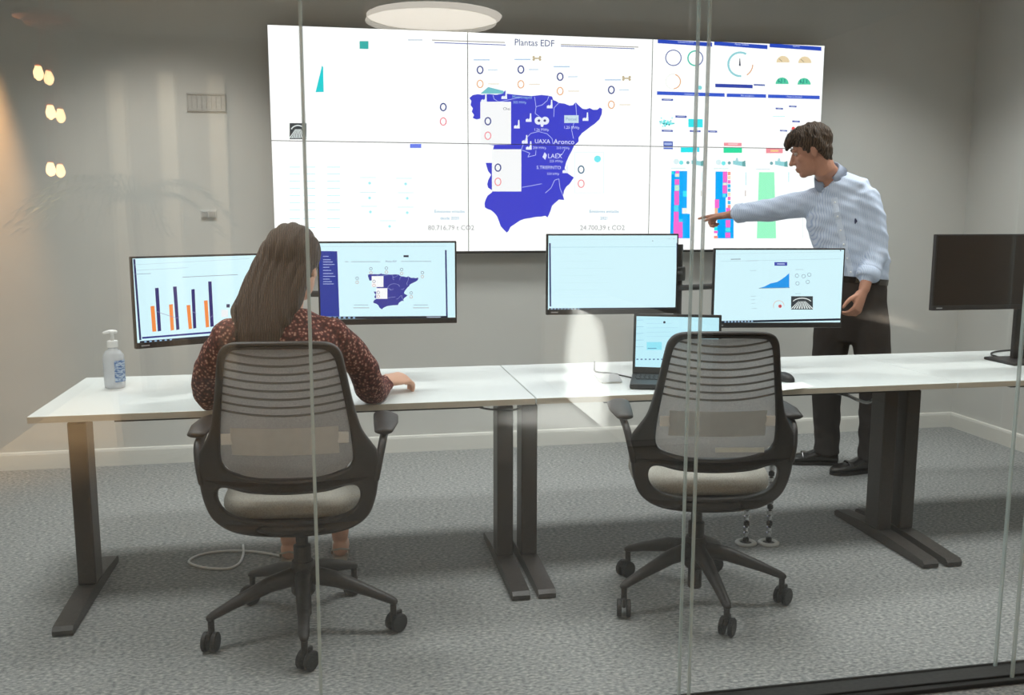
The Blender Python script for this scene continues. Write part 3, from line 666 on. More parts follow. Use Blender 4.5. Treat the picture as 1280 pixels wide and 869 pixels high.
def monitor_arm(x, label, ends):
    t = empty('dual_monitor_mount', (x, 4.155, H), label=label, cat='monitor arm', group='dual monitor arms clamped to the desks')
    obj('clamp', bx((x, 4.165, H+.012), (.09, .09, .024), .004), M_BLACK, t)
    obj('pole', tube(NB(), [(x, 4.165, H+.02), (x, 4.165, 1.3)], [.019, .019], 16, dome=False), M_BLACK, t, smooth=False)
    obj('pole_collar', lathe(NB(), [(.03, 0), (.032, .005), (.032, .06), (.03, .065)], (x, 4.165, 1.13), 18), M_BLACK, t)
    for (C, n, U) in ends:
        head = C-n*.062
        mid = V(((x+head.x)/2+(.04 if head.x > x else -.04), 4.12, C.z-.01))
        arm = obj('arm', tube(NB(), [(x, 4.15, C.z-.02), mid, head], [(.014, .022)]*3, 12, hint=(0, 0, 1)), M_BLACK, t)
        obj('arm_joint', lathe(NB(), [(.024, -.03), (.026, -.02), (.026, .02), (.024, .03)], mid, 16), M_BLACK, arm)
        obj('mounting_plate', bx(C-n*.053, (.1, .008, .1), .002, U=U, W=n), M_BLACK, t)
monitor_arm(-.03, 'black dual monitor arm clamped behind the woman\'s two monitors', [m1[1:], m2[1:]])
monitor_arm(1.60, 'black dual monitor arm between the blank page monitor and the area chart monitor', [m3_[1:], m4[1:]])

# ------------------------------------------------------------------ things on the desks
# laptop
fl = V((1.155, 3.515, 0)); hl = V((1.245, 3.755, 0))
ld = (fl-hl).normalized(); lu = V((-ld.y, ld.x, 0))
if lu.x < 0: lu = -lu
LW, LD = .372, .256
hl = fl-ld*LD
lt = empty('laptop', (hl.x+lu.x*LW/2, hl.y+lu.y*LW/2, H), label='open black laptop below the blank page monitor', cat='laptop')
dc = hl+ld*LD/2+lu*LW/2
deck = obj('base', bx((dc.x, dc.y, H+.013), (LW, LD, .02), .004, U=lu, W=ld), M_PLAST, lt)
kb = mat('key_black', (26, 26, 27), .55)
keyme = bx((0, 0, 0), (.0158, .0148, .004), .0012, seg=1); kme = bpy.data.meshes.new('key'); keyme.to_mesh(kme); keyme.free(); kme.materials.append(kb)
ang = math.atan2(lu.y, lu.x)
for r_ in range(6):
    for c_ in range(17):
        p = hl+ld*(.042+r_*.0185)+lu*(.024+c_*.0191+.003*(r_ % 3))
        k_ = bpy.data.objects.new('key', kme); COL.objects.link(k_)
        k_.location = (p.x, p.y, H+.0245); k_.rotation_euler = (0, 0, ang); k_.parent = deck; k_.matrix_parent_inverse = wm(deck).inverted()
p = hl+ld*.2+lu*(LW*.45); obj('touchpad', bx((p.x, p.y, H+.0235), (.1, .062, .001), 0, U=lu, W=ld), mat('pad_grey', (48, 48, 50), .35), deck)
tilt = math.radians(14); LH = .262
up = (V((0, 0, 1))*math.cos(tilt)-ld*math.sin(tilt)); ln = ld*math.cos(tilt)+V((0, 0, 1))*math.sin(tilt)
lc_ = V((hl.x, hl.y, H+.022))+lu*LW/2+up*LH/2
lid = obj('lid', bx(lc_-ln*.004, (LW, .008, LH), .003, U=lu, W=ln, Z=up), M_PLAST, lt)
class Tilted(Screen):
    pass
sl = Screen(lc_+up*.008+ln*.0012, lu, ln); sl.W = up
SLW, SLH = LW-.022, LH-.042
obj('screen', bx(lc_+up*.008+ln*.0006, (SLW, .0012, SLH), 0, U=lu, W=ln, Z=up), emat((196, 242, 255), 1.2), lid)
sl.line([P7(370, 348), P7(710, 344)], 3, (64, 84, 170)); sl.rect(*P7(428, 342), *P7(492, 349), (206, 232, 246), 3)
sl.rect(*P7(432, 461), *P7(491, 492), (150, 232, 250)); sl.line([P7(436, 486), P7(470, 486)], .7, (70, 110, 160), 3); sl.disc(*P7(501, 384), 1.5, (36, 40, 60))
for i in range(5): sl.line([P7(386, 376+i*26), P7(420, 375+i*26)], .5, (150, 206, 226)); sl.line([P7(432, 372+i*17), P7(560-(i*29) % 50, 371+i*17)], .4, (170, 220, 236))
for i in range(16): sl.rect(*P7(392+i*16, 526), *P7(400+i*16, 531), (90, 130, 170))
sl.build('screen_picture', (-SLW/2, -SLH/2, SLW/2, SLH/2), lid, k=1.2, lift=.0005)
tag(cable('power_cable', [hl+V((0, .0, H+.008))+ld*.03, (1.18, 3.86, H+.006), (1.13, 3.92, H+.005), (1.16, 4.05, H+.005), (1.2, 4.19, H+.006)], .0035, M_PLAST), 'thin black cable curling behind the laptop', 'cable')
# grey notebook, sheet of paper, mouse
nb = empty('notebook', (1.135, 3.79, H), label='thin grey notebook lying left of the laptop', cat='notebook')
a0, a1, a2, a3 = atz(742, 469, H+.004), atz(772, 467.5, H+.004), atz(778, 478, H+.004), atz(752, 479, H+.004)
def slab(ps, z0, z1):
    b = NB(); A = [b.verts.new((p.x, p.y, z0)) for p in ps]; B = [b.verts.new((p.x, p.y, z1)) for p in ps]; n = len(ps)
    b.faces.new(list(reversed(A))); b.faces.new(B)
    for i in range(n): b.faces.new((A[i], A[(i+1) % n], B[(i+1) % n], B[i]))
    bmesh.ops.recalc_face_normals(b, faces=b.faces); return b
obj('cover', slab((a0, a1, a2, a3), H+.0065, H+.0085), mat('notebook_grey', (168, 170, 170), .6), nb)
ctr = (a0+a1+a2+a3)/4
obj('pages', slab([q.lerp(ctr, .05) for q in (a0, a1, a2, a3)], H+.0005, H+.0063), mat('paper_white', (240, 240, 236), .8), nb)
pz = H+.0005
pp = [atz(962, 481, pz), atz(1003, 478, pz), atz(1019, 484, pz), atz(972, 489, pz)]
tag(obj('paper_sheet', slab(pp, pz, pz+.0012), mat('paper_white', (240, 240, 236), .8)), 'white sheet of paper on the desk right of the empty chair', 'paper')
def mouse(loc, rz, label):
    t = empty('computer_mouse', loc, rz, label, 'mouse')
    b = NB(); ellipsoid(b, (0, 0, .004), (.031, .055, .034), n=20)
    for v in b.verts:
        if v.co.z < .001: v.co.z = .001
    obj('shell', b, M_PLAST, t, smooth=True, world=False)
    obj('scroll_wheel', tube(NB(), [(-.004, .028, .031), (.004, .028, .031)], [.008, .008], 14, hint=(0, 0, 1), dome=False), mat('wheel_grey', (84, 84, 84), .6), t, world=False)
    return t
mp_ = atz(980, 476, H); mouse((mp_.x, mp_.y, H), .3, 'black mouse on the desk right of the empty chair')
# hand sanitiser
bp_ = atz(144, 484.5, H)
sb = empty('sanitiser_bottle', (bp_.x, bp_.y, H), label='clear hand sanitiser pump bottle on the left desk end', cat='bottle')
M_BOT = mat('clear_plastic', (232, 236, 240), .15, var=.02, trans=.5)
obj('body', lathe(NB(), [(.034, 0), (.039, .004), (.040, .02), (.041, .12), (.039, .135), (.028, .152), (.018, .158), (.017, .168)], bp_, 28), M_BOT, sb, smooth=True)
obj('gel', lathe(NB(), [(.030, .004), (.036, .008), (.037, .02), (.038, .10), (.038, .112)], bp_, 24), mat('gel', (222, 228, 236), .1, var=.02, trans=.55), sb, smooth=True)
M_WP = mat('white_plastic', (240, 240, 238), .4, var=.01)
obj('collar', lathe(NB(), [(.019, .166), (.021, .168), (.021, .19), (.019, .193)], bp_, 20), M_WP, sb, smooth=False)
pmp = NB(); lathe(pmp, [(.008, .19), (.007, .222), (.012, .224), (.013, .232), (.008, .236)], bp_, 14)
tube(pmp, [(bp_.x+.014, bp_.y, H+.229), (bp_.x-.012, bp_.y, H+.23), (bp_.x-.03, bp_.y-.004, H+.226)], [.007, .007, .005], 10, hint=(0, 0, 1))
obj('pump', pmp, M_WP, sb, smooth=True)
lbl = NB(); n_ = 10; ring0 = []
for z_ in (.028, .115):
    ring0.append([lbl.verts.new((bp_.x+.0418*math.cos(t), bp_.y+.0418*math.sin(t), H+z_)) for t in [math.radians(-75+i*100/n_) for i in range(n_+1)]])
for i in range(n_): lbl.faces.new((ring0[0][i], ring0[0][i+1], ring0[1][i+1], ring0[1][i]))
obj('label_sticker', lbl, ramp_mat('label_print', [(.42, (196, 214, 232)), (.6, (70, 110, 170))], .5, scale=70, stretch=(1, 1, 2.5), bump=0), sb)
# cable of the far-right monitor
tag(cable('monitor_cable', [at(1290, 444, 3.85), atz(1262, 448, H+.006), atz(1243, 445, H+.006), atz(1240, 441, H+.006), atz(1255, 438.5, H+.006), atz(1278, 437, H+.006)], .0045, M_PLAST), 'black cable looped at the foot of the dark monitor', 'cable')
# white cable on the carpet
tag(cable('floor_cable', [atz(350, 695, .006), atz(320, 690, .006), atz(285, 689, .006), atz(252, 693, .006), atz(236, 702, .006), atz(252, 709, .006), atz(282, 711, .006), atz(298, 705, .006), atz(304, 693, .006), (-.43, 4.02, .006)], .005, M_WP), 'white cable looped on the carpet beside the woman\'s chair', 'cable')
# chrome cable spines behind the empty chair
def spine(x, y, label):
    t = empty('cable_spine', (x, y, 0), label=label, cat='cable guide', group='cable spines under the laptop desk')
    b = NB(); n = 28
    rg = [[b.verts.new((x+r*math.cos(2*math.pi*k/n), y+r*math.sin(2*math.pi*k/n), zz)) for k in range(n)] for r, zz in ((.047, .001), (.047, .008), (.042, .012), (.03, .012), (.026, .008), (.026, .001))]
    for i in range(6):
        A, B = rg[i], rg[(i+1) % 6]
        for k in range(n): b.faces.new((A[k], A[(k+1) % n], B[(k+1) % n], B[k]))
    bmesh.ops.recalc_face_normals(b, faces=b.faces)
    obj('base_ring', b, mat('ring_silver', (206, 206, 202), .4, var=.02), t, smooth=True)
    obj('base_plate', lathe(NB(), [(.027, .0008), (.027, .006)], (x, y, 0), 20), M_BLACK, t)
    zz, i = .008, 0
    while zz < H-.06:
        obj('link', lathe(NB(), [(.007, 0), (.013, .004), (.013, .020), (.007, .024)], (x, y, zz), 12), M_CHROME if i % 3 else M_BLACK, t, smooth=False)
        zz += .025; i += 1
    return t
spine(1.748, 3.645, 'left one of two chrome cable spines with ring foot behind the empty chair')
spine(1.848, 3.628, 'right one of two chrome cable spines with ring foot behind the empty chair')
tag(cable('under_desk_cable', [at(1098, 493, 3.9), at(1086, 503, 3.9), at(1072, 500, 3.9), at(1058, 494, 3.9), at(1040, 490, 3.9)], .008, M_CHROME), 'shiny cable bundle sagging under the desk before the man', 'cable')
tag(cable('desk_link_cable', [at(600, 509.5, 3.5), at(615, 512, 3.5), at(641, 512.5, 3.5), at(652, 509, 3.5)], .004, M_PLAST), 'thin black cable crossing under the joint of two desks', 'cable')

# ------------------------------------------------------------------ office chairs
M_MESH = ramp_mat('chair_mesh', [(.35, (150, 149, 147)), (.65, (176, 174, 171))], .85, scale=260, detail=2, bump=.1)
nt = M_MESH.node_tree; _t = nt.nodes.new('ShaderNodeBsdfTransparent'); _m = nt.nodes.new('ShaderNodeMixShader'); _m.inputs[0].default_value = .03
_l = nt.nodes.new('ShaderNodeBsdfTranslucent'); _l.inputs[0].default_value = (.62, .61, .60, 1); _k = nt.nodes.new('ShaderNodeMixShader'); _k.inputs[0].default_value = .30
nt.links.new(nt.nodes['Principled BSDF'].outputs[0], _k.inputs[1]); nt.links.new(_l.outputs[0], _k.inputs[2])
nt.links.new(_k.outputs[0], _m.inputs[1]); nt.links.new(_t.outputs[0], _m.inputs[2]); nt.links.new(_m.outputs[0], nt.nodes['Material Output'].inputs[0])
M_STRIPE = mat('mesh_rib', (128, 125, 120), .85, var=.08, scale=200)
M_LUMB = mat('lumbar_plastic', (236, 233, 228), .6, var=.03)
M_SEAT = ramp_mat('seat_fabric', [(.3, (150, 147, 138)), (.7, (178, 174, 164))], .9, scale=220, detail=2, bump=.15)
M_WHEEL = mat('caster_rubber', (30, 29, 29), .5, var=.05)
def back_y(x, z):
    y = -.275-.16*max(0, z-.66)-.05*max(0, z-.66)**2
    y += .85*x*x
    if z < .62: y += 1.1*(.62-z)**2
    return y
def sym(h): return h+[(-x, z) for x, z in reversed(h) if x > 1e-6]
OUT = sym([(0, 1.066), (.11, 1.064), (.155, 1.056), (.178, 1.035), (.189, 1.0), (.205, .9), (.221, .82), (.236, .768), (.262, .722), (.279, .69), (.283, .64), (.279, .58), (.268, .525), (.246, .475), (.20, .440), (.13, .424)] + [(0, .419)])
HOLE = sym([(0, 1.043), (.11, 1.041), (.143, 1.034), (.16, 1.015), (.169, .985), (.184, .89), (.199, .78), (.205, .70), (.20, .665), (.178, .643), (.1, .625)] + [(0, .620)])
SLOT = sym([(0, .572), (.12, .577), (.185, .590), (.214, .585), (.224, .56), (.217, .528), (.195, .502), (.16, .487), (.10, .478)] + [(0, .475)])
def office_chair(loc, rz, label):
    t = empty('office_chair', (0, 0, 0), 0, label, 'chair', 'mesh back office chairs')
    me = curve_plate([spl2(OUT, 4), spl2(HOLE, 4), spl2(SLOT, 4)], .034, .009, 2)
    for v in me.vertices:
        x, z_, d = v.co.x, v.co.y, v.co.z
        v.co = (x, back_y(x, z_)+d, z_)
    bf = obj('back_frame', me, M_CHAIR, t, world=False); smooth_by_angle(bf, 40)
    # knitted back with raised cross ribs
    def hw(z_):
        pts = [(.628, .12), (.645, .175), (.67, .2), (.70, .203), (.78, .199), (.89, .184), (.985, .169), (1.015, .16), (1.034, .143)]
        for (a, b), (c_, d) in zip(pts, pts[1:]):
            if a <= z_ <= c_: return b+(d-b)*(z_-a)/(c_-a)
        return pts[0][1] if z_ < pts[0][0] else pts[-1][1]
    b = NB(); R_, Cn = 40, 20; grid = []
    for i in range(R_+1):
        z_ = .624+(1.040-.624)*i/R_; wv = hw(z_)+.004
        grid.append([b.verts.new((wv*(2*j/Cn-1), back_y(wv*(2*j/Cn-1), z_)+.004, z_)) for j in range(Cn+1)])
    for i in range(R_):
        for j in range(Cn): b.faces.new((grid[i][j], grid[i][j+1], grid[i+1][j+1], grid[i+1][j]))
    mesh = obj('back_mesh', b, M_MESH, t, smooth=True, world=False)
    for k in range(8):
        zc = .835+k*.0265
        wv = hw(zc)-.002; pts = []
        for j in range(17):
            x = wv*(2*j/16-1); zz = zc+.018*(x/wv)**2-.006
            pts.append((x, back_y(x, zz)-.0015, zz))
        rb = NB(); tube(rb, pts, [(.0034, .0020)]*17, 6, hint=(0, 0, 1), dome=False)
        obj('rib', rb, M_STRIPE, mesh, smooth=True, world=False)
    # lumbar support: pad and two clips
    lb = NB(); g = []
    for i in range(9):
        z_ = .70+.09*i/8
        g.append([lb.verts.new((.165*(2*j/12-1), back_y(.165*(2*j/12-1), z_)-.006-.003*math.sin(math.pi*i/8), z_)) for j in range(13)])
    for i in range(8):
        for j in range(12): lb.faces.new((g[i][j], g[i][j+1], g[i+1][j+1], g[i+1][j]))
    bmesh.ops.solidify(lb, geom=lb.faces, thickness=.004)
    bmesh.ops.recalc_face_normals(lb, faces=lb.faces)
    smooth_by_angle(obj('lumbar_pad', lb, M_LUMB, t, world=False), 50)
    for s in (-1, 1): obj('lumbar_clip', bx((s*.178, back_y(.178, .76)-.007, .752), (.036, .008, .036), .003), M_LUMB, t, world=False)
    # seat
    st = NB(); rows = []
    sh = []
    for k in range(40):
        a = 2*math.pi*k/40; cx_, sy_ = math.cos(a), math.sin(a)
        sh.append((.245*math.copysign(abs(cx_)**.55, cx_), .03+.235*math.copysign(abs(sy_)**.6, sy_)))
    for f_, z_ in ((.90, .463), (.97, .468), (1.0, .484), (.995, .505), (.965, .522), (.88, .532), (.6, .534), (.25, .531)):
        rows.append([st.verts.new((x*f_, .03+(y-.03)*f_, z_-(.02*max(0, (y-.17)/.1)**2 if y > .17 else 0))) for x, y in sh])
    for A, B in zip(rows, rows[1:]):
        for k in range(40): st.faces.new((A[k], A[(k+1) % 40], B[(k+1) % 40], B[k]))
    st.faces.new(list(reversed(rows[0]))); st.faces.new(rows[-1])
    obj('seat_cushion', st, M_SEAT, t, smooth=True, world=False)
    sp = NB(); A = [sp.verts.new((x*.93, .03+(y-.03)*.93, .445)) for x, y in sh]; B = [sp.verts.new((x*.97, .03+(y-.03)*.97, .464)) for x, y in sh]
    for k in range(40): sp.faces.new((A[k], A[(k+1) % 40], B[(k+1) % 40], B[k]))
    sp.faces.new(list(reversed(A))); sp.faces.new(B)
    obj('seat_pan', sp, M_CHAIR, t, world=False)
    mc = NB(); box(mc, (0, .0, .425), (.15, .26, .05), .012)
    tube(mc, [(0, -.08, .425), (0, -.17, .43), (0, -.235, .445)], [(.10, .022), (.10, .02), (.11, .022)], 14, hint=(1, 0, 0))
    obj('tilt_mechanism', mc, M_CHAIR, t, world=False)
    # arms
    for s in (-1, 1):
        pts = smooth_path([(s*.272, -.215, .60), (s*.285, -.20, .665), (s*.293, -.16, .705), (s*.297, -.08, .725)], 4)
        ar = obj('arm_support', tube(NB(), pts, [(.019+.003*math.sin(i), .013) for i in range(len(pts))], 12, hint=(0, 1, 0)), M_CHAIR, t, smooth=True, world=False)
        pb = NB(); tube(pb, [(s*.298, -.16, .742), (s*.300, -.06, .746), (s*.294, .05, .746), (s*.282, .11, .742)], [(.030, .011), (.041, .013), (.043, .013), (.034, .011)], 16, hint=(1, 0, 0))
        obj('arm_pad', pb, M_CHAIR, t, smooth=True, world=False)
    # pedestal
    gc = NB(); lathe(gc, [(.030, .20), (.030, .305), (.021, .31), (.021, .42)], (0, 0, 0), 20); lathe(gc, [(.024, .05), (.026, .055), (.026, .20)], (0, 0, 0), 20)
    obj('gas_column', gc, M_CHAIR, t, world=False)
    hb = NB(); lathe(hb, [(.036, .13), (.042, .14), (.042, .235), (.036, .25)], (0, 0, 0), 24); base = obj('base_hub', hb, M_CHAIR, t, world=False)
    for k in range(5):
        a = math.radians(62+72*k); d = V((math.cos(a), math.sin(a), 0)); pr = V((-d.y, d.x, 0))
        ab = NB(); tube(ab, [d*.02+V((0, 0, .2)), d*.12+V((0, 0, .185)), d*.24+V((0, 0, .145)), d*.31+V((0, 0, .118)), d*.322+V((0, 0, .112))], [(.030, .034), (.026, .028), (.02, .019), (.017, .014), (.014, .012)], 12, hint=pr)
        leg = obj('base_arm', ab, M_CHAIR, t, smooth=True, world=False)
        cs = NB(); cyl(cs, d*.318+V((0, 0, .065)), d*.318+V((0, 0, .115)), .011, 12)
        ca = a+.9*math.sin(k*2.3+1)
        w_ = V((math.cos(ca), math.sin(ca), 0)); tv = V((-w_.y, w_.x, 0)); o_ = d*.318+tv*.012+V((0, 0, .034))
        box(cs, o_+V((0, 0, .024)), (.012, .05, .03), .004, U=w_, W=tv)
        cst = obj('caster', cs, M_CHAIR, t, world=False)
        for s in (-1, 1):
            wb = NB(); tube(wb, [o_+w_*(s*.008), o_+w_*(s*.011), o_+w_*(s*.022), o_+w_*(s*.025)], [.030, .033, .033, .029], 20, hint=(0, 0, 1), dome=False)
            obj('wheel', wb, M_WHEEL, cst, world=False)
    t.location = loc; t.rotation_euler = (0, 0, rz)
    return t
ch1 = office_chair((-.140, 3.15, 0), math.radians(-6), 'mesh back office chair the woman sits on')
ch2 = copy_tree(ch1); ch2.location = (1.30, 3.13, 0); ch2.rotation_euler = (0, 0, math.radians(-10)); ch2['label'] = 'empty mesh back office chair in front of the laptop'
tg = obj('paper_tag', bx((.0, back_y(.0, .66)-.012, .655), (.165, .003, .016)), mat('tag_white', (226, 226, 216), .6), ch2, world=False); tg.location.x = .075

# ------------------------------------------------------------------ people
def rot_frame(fwd, up=(0, 0, 1)):
    f = V(fwd).normalized(); l = V(up).cross(f).normalized(); u = f.cross(l)
    return Matrix((f, l, u)).transposed()          # columns: forward, left, up
def hand(bm, wrist, fdir, dorsal, thumb_side, curls, spread=1.0, k=1.0, thumb_curl=.5):
    """palm, four fingers and a thumb; curls: bend per finger (index..little), radians per joint"""
    x = V(fdir).normalized(); zc = V(dorsal); zc = (zc-x*zc.dot(x)).normalized(); y = zc.cross(x)*thumb_side
    P = lambda a, b, c_: V(wrist)+x*(a*k)+y*(b*k)+zc*(c_*k)
    tube(bm, [P(-.02, 0, 0), P(.02, 0, 0), P(.055, 0, 0), P(.09, 0, 0)], [(.027*k, .020*k), (.034*k, .018*k), (.041*k, .016*k), (.040*k, .013*k)], 16, hint=y)
    tube(bm, [P(.012, .02, -.008), P(.05, .034, -.012)], [.017*k, .015*k], 10, hint=y)
    for (off, ln), cu in zip(((.031, .073), (.0105, .081), (-.0105, .075), (-.031, .058)), curls):
        p = P(.088, off, 0); d = x+y*(off*1.6*spread); d.normalize(); pts = [p-d*.015*k, p]; ax = y
        for seg, cc in ((.45, cu), (.31, cu*1.15), (.24, cu*.8)):
            d = (d*math.cos(cc)-(d.cross(ax)*thumb_side).normalized()*0 + (-zc if False else V((0, 0, 0)))).normalized() if False else d
            up_ = ax.cross(d)*(-thumb_side) if False else None
            dn = -(zc - d*zc.dot(d))
            nrm = d.cross(ax); 
            if nrm.dot(-zc) < 0 and pts and len(pts) == 2: nrm = -nrm
            if len(pts) == 2: sgn = 1 if d.cross(ax).dot(-zc) > 0 else -1
            nrm = d.cross(ax)*sgn
            d = (d*math.cos(cc)+nrm*math.sin(cc)).normalized()
            pts.append(pts[-1]+d*(ln*seg*k))
        tube(bm, pts, [.0100*k, .0098*k, .0088*k, .0080*k, .0068*k], 10, hint=y)
    d = (x*.72+y*.68-zc*.25).normalized(); p = P(.03, .033, -.008); pts = [p, p+d*.04*k]
    d2 = (d+x*thumb_curl-y*thumb_curl*.5-zc*.15).normalized(); pts.append(pts[-1]+d2*.03*k); d3 = (d2+x*.3*thumb_curl-y*.3).normalized(); pts.append(pts[-1]+d3*.024*k)
    tube(bm, pts, [.0135*k, .0115*k, .010*k, .008*k], 10, hint=zc)

# ---- the standing man
man = empty('person', (2.83, 4.68, 0), label='man in a light blue striped shirt pointing at the video wall', cat='person')
M_SHIRT = ramp_mat('striped_shirt', [(.0, (168, 186, 216)), (.5, (206, 216, 232))], .8, tex='WAVE', scale=42, detail=.6, stretch=(1, -1, 0.02), bump=.05)
M_TROU = ramp_mat('dark_trousers', [(.3, (40, 37, 36)), (.7, (56, 51, 48))], .85, scale=120, bump=.1)
M_SHOE = mat('black_leather', (24, 22, 22), .22, var=.1, scale=60, bump=.02, coat=.3)
M_HAIR = ramp_mat('brown_hair', [(.2, (36, 28, 22)), (.8, (88, 70, 54))], .6, tex='WAVE', scale=30, detail=8, stretch=(1, 1, 1), bump=.5, dist=.006)
lat = V((.25, -.24, 0)).normalized()                 # from his right to his left
RS, LS = V((2.610, 4.850, 1.500)), V((2.828, 4.613, 1.522))
RE, RW = V((2.405, 5.04, 1.462)), V((2.300, 5.175, 1.438))
LE, LWr = at(1094, 312, 4.57), at(1080, 362, 4.50)
pelv, waist, chest, upper, nk = V((2.86, 4.69, .99)), V((2.85, 4.695, 1.13)), V((2.785, 4.715, 1.36)), V((2.735, 4.728, 1.54)), V((2.672, 4.735, 1.655))
HC = at(1013, 189, 4.735)                            # head centre
HF = rot_frame((-.86, .42, -.30))
def hp(a, b, c_): return HC+HF @ V((a, b, c_))
LH_, RH_ = V((2.888, 4.645, .97)), V((2.775, 4.75, .97))
LK, RK = V((2.940, 4.592, .52)), V((2.745, 4.775, .52))
LA, RA = V((2.945, 4.605, .10)), V((2.775, 4.785, .10))
b = NB()
ellipsoid(b, hp(-.012, 0, .03), (.098, .076, .105), HF)                     # skull
ellipsoid(b, hp(.028, 0, -.045), (.066, .058, .085), HF)                    # face and jaw
ellipsoid(b, hp(.062, 0, -.108), (.026, .030, .022), HF)                    # chin
tube(b, [hp(.086, 0, .012), hp(.104, 0, -.022), hp(.113, 0, -.037)], [.010, .0125, .0135], 10, hint=HF @ V((0, 1, 0)))
for s in (-1, 1):
    ellipsoid(b, hp(.098, s*.011, -.042), (.010, .009, .008), HF, 12)
    ellipsoid(b, hp(.078, s*.032, .028), (.018, .026, .012), HF, 14)        # brow
    ellipsoid(b, hp(.058, s*.042, -.025), (.026, .018, .020), HF, 14)       # cheek
    ellipsoid(b, hp(-.012, s*.077, -.012), (.018, .008, .032), HF @ Matrix.Rotation(s*.25, 3, 'Z'), 14)   # ear
ellipsoid(b, hp(.090, 0, -.073), (.012, .024, .007), HF, 14); ellipsoid(b, hp(.086, 0, -.086), (.013, .021, .008), HF, 14)   # lips
tube(b, [hp(-.035, 0, -.05), hp(-.045, 0, -.12), nk, upper], [.060, .058, .064, .075], 16, hint=lat)
tube(b, [upper, chest, waist, pelv], [(.13, .085), (.15, .10), (.13, .09), (.14, .095)], 18, hint=lat)
tube(b, [RS, RE, RW], [.044, .036, .026], 14, hint=(0, 0, 1)); tube(b, [LS, LE, LWr], [.046, .038, .029], 14, hint=(1, 0, 0))
for h_, k_, a_ in ((LH_, LK, LA), (RH_, RK, RA)): tube(b, [h_, k_, a_, a_-V((0, 0, .03))], [.075, .052, .036, .036], 14)
tube(b, [upper+lat*.02, LS], [.05, .045], 12); tube(b, [upper-lat*.02, RS], [.05, .045], 12)
hand(b, RW+(RW-RE).normalized()*.012, (RW-RE)+V((-.06, .05, -.01)), (.35, -.1, 1), 1, (.05, .95, 1.05, 1.1), k=1.08, thumb_curl=.9)
hd = at(1066, 402, 4.47)-LWr
hand(b, LWr+hd.normalized()*.02, hd, (.55, -.85, .1), -1, (.55, .6, .65, .7), k=1.08)
body = obj('body', remesh(b, .0048, 3, .5), M_SKIN, man, smooth=True)
for s in (-1, 1):
    e = obj('eye', ellipsoid(NB(), hp(.077, s*.032, .006), (.012, .013, .010), HF, 16), mat('eye_white', (176, 160, 150), .3, var=.02), body, smooth=True)
    obj('iris', ellipsoid(NB(), hp(.0865, s*.033, .005), (.0035, .006, .006), HF, 12), mat('iris_brown', (52, 34, 24), .2), body, smooth=True)
    obj('eyebrow', tube(NB(), [hp(.093, s*.014, .028), hp(.094, s*.032, .036), hp(.080, s*.052, .032)], [.004, .005, .003], 8, hint=HF @ V((0, 0, 1))), M_HAIR, body, smooth=True)
hb = NB()
ellipsoid(hb, hp(-.026, 0, .052), (.106, .088, .100), HF, 28)
ellipsoid(hb, hp(.035, .005, .098), (.066, .072, .040), HF, 20)
tube(hb, [hp(.02, .03, .115), hp(.075, .025, .098), hp(.104, .015, .070), hp(.112, .01, .048)], [.034, .034, .026, .012], 12, hint=HF @ V((0, 1, 0)))
tube(hb, [hp(.02, -.03, .115), hp(.07, -.028, .10), hp(.096, -.03, .07)], [.034, .03, .018], 12, hint=HF @ V((0, 1, 0)))
for s in (-1, 1):
    tube(hb, [hp(-.04, s*.066, .05), hp(-.062, s*.06, -.01), hp(-.068, s*.045, -.055)], [.03, .03, .018], 12)
    tube(hb, [hp(.03, s*.064, .075), hp(.022, s*.07, .03), hp(.016, s*.072, -.005)], [.024, .014, .007], 10)
tube(hb, [hp(-.085, 0, .04), hp(-.092, 0, -.02), hp(-.082, 0, -.075)], [(.06, .03), (.056, .024), (.04, .014)], 14, hint=HF @ V((0, 1, 0)))
hm = remesh(hb, .006, 2, .5)
def _f(p):
    q = HF.transposed() @ (p-HC)
    return .0028*math.sin(q.x*170+3*math.sin(q.z*50))*math.cos(q.y*90+q.z*60)
ruffle(hm, _f)
obj('hair', hm, M_HAIR, man, smooth=True)
# shirt
b = NB()
tube(b, [V((2.838, 4.69, 1.06)), waist+V((0, 0, .03)), V((2.815, 4.705, 1.25)), chest, V((2.755, 4.722, 1.46)), upper+V((0, 0, .03)), nk+V((0, 0, -.03))], [(.168, .122), (.178, .134), (.19, .14), (.205, .135), (.20, .12), (.165, .095), (.078, .075)], 24, hint=lat, dome=False)
tube(b, [upper+V((0, 0, .01)), LS+V((0, 0, -.005))], [.085, .074], 16, hint=(0, 0, 1)); tube(b, [upper+V((0, 0, .01)), RS], [.085, .07], 16, hint=(0, 0, 1))
cuffR = RE.lerp(RW, .62)
tube(b, smooth_path([RS, RS.lerp(RE, .5)+V((0, 0, -.004)), RE+V((.01, -.005, -.004)), cuffR], 4), [.074, .075, .074, .072, .070, .068, .067, .066, .063, .060, .057, .055, .054], 16, hint=(0, 0, 1))
cuffL = LE.lerp(LWr, .62)
tube(b, smooth_path([LS, LS.lerp(LE, .5)+V((.012, -.004, 0)), LE+V((.004, 0, 0)), cuffL], 4), [.074, .075, .075, .074, .072, .070, .068, .066, .064, .063, .062, .060, .057], 16, hint=(1, 0, 0))
sm = remesh(b, .007, 5, .5)
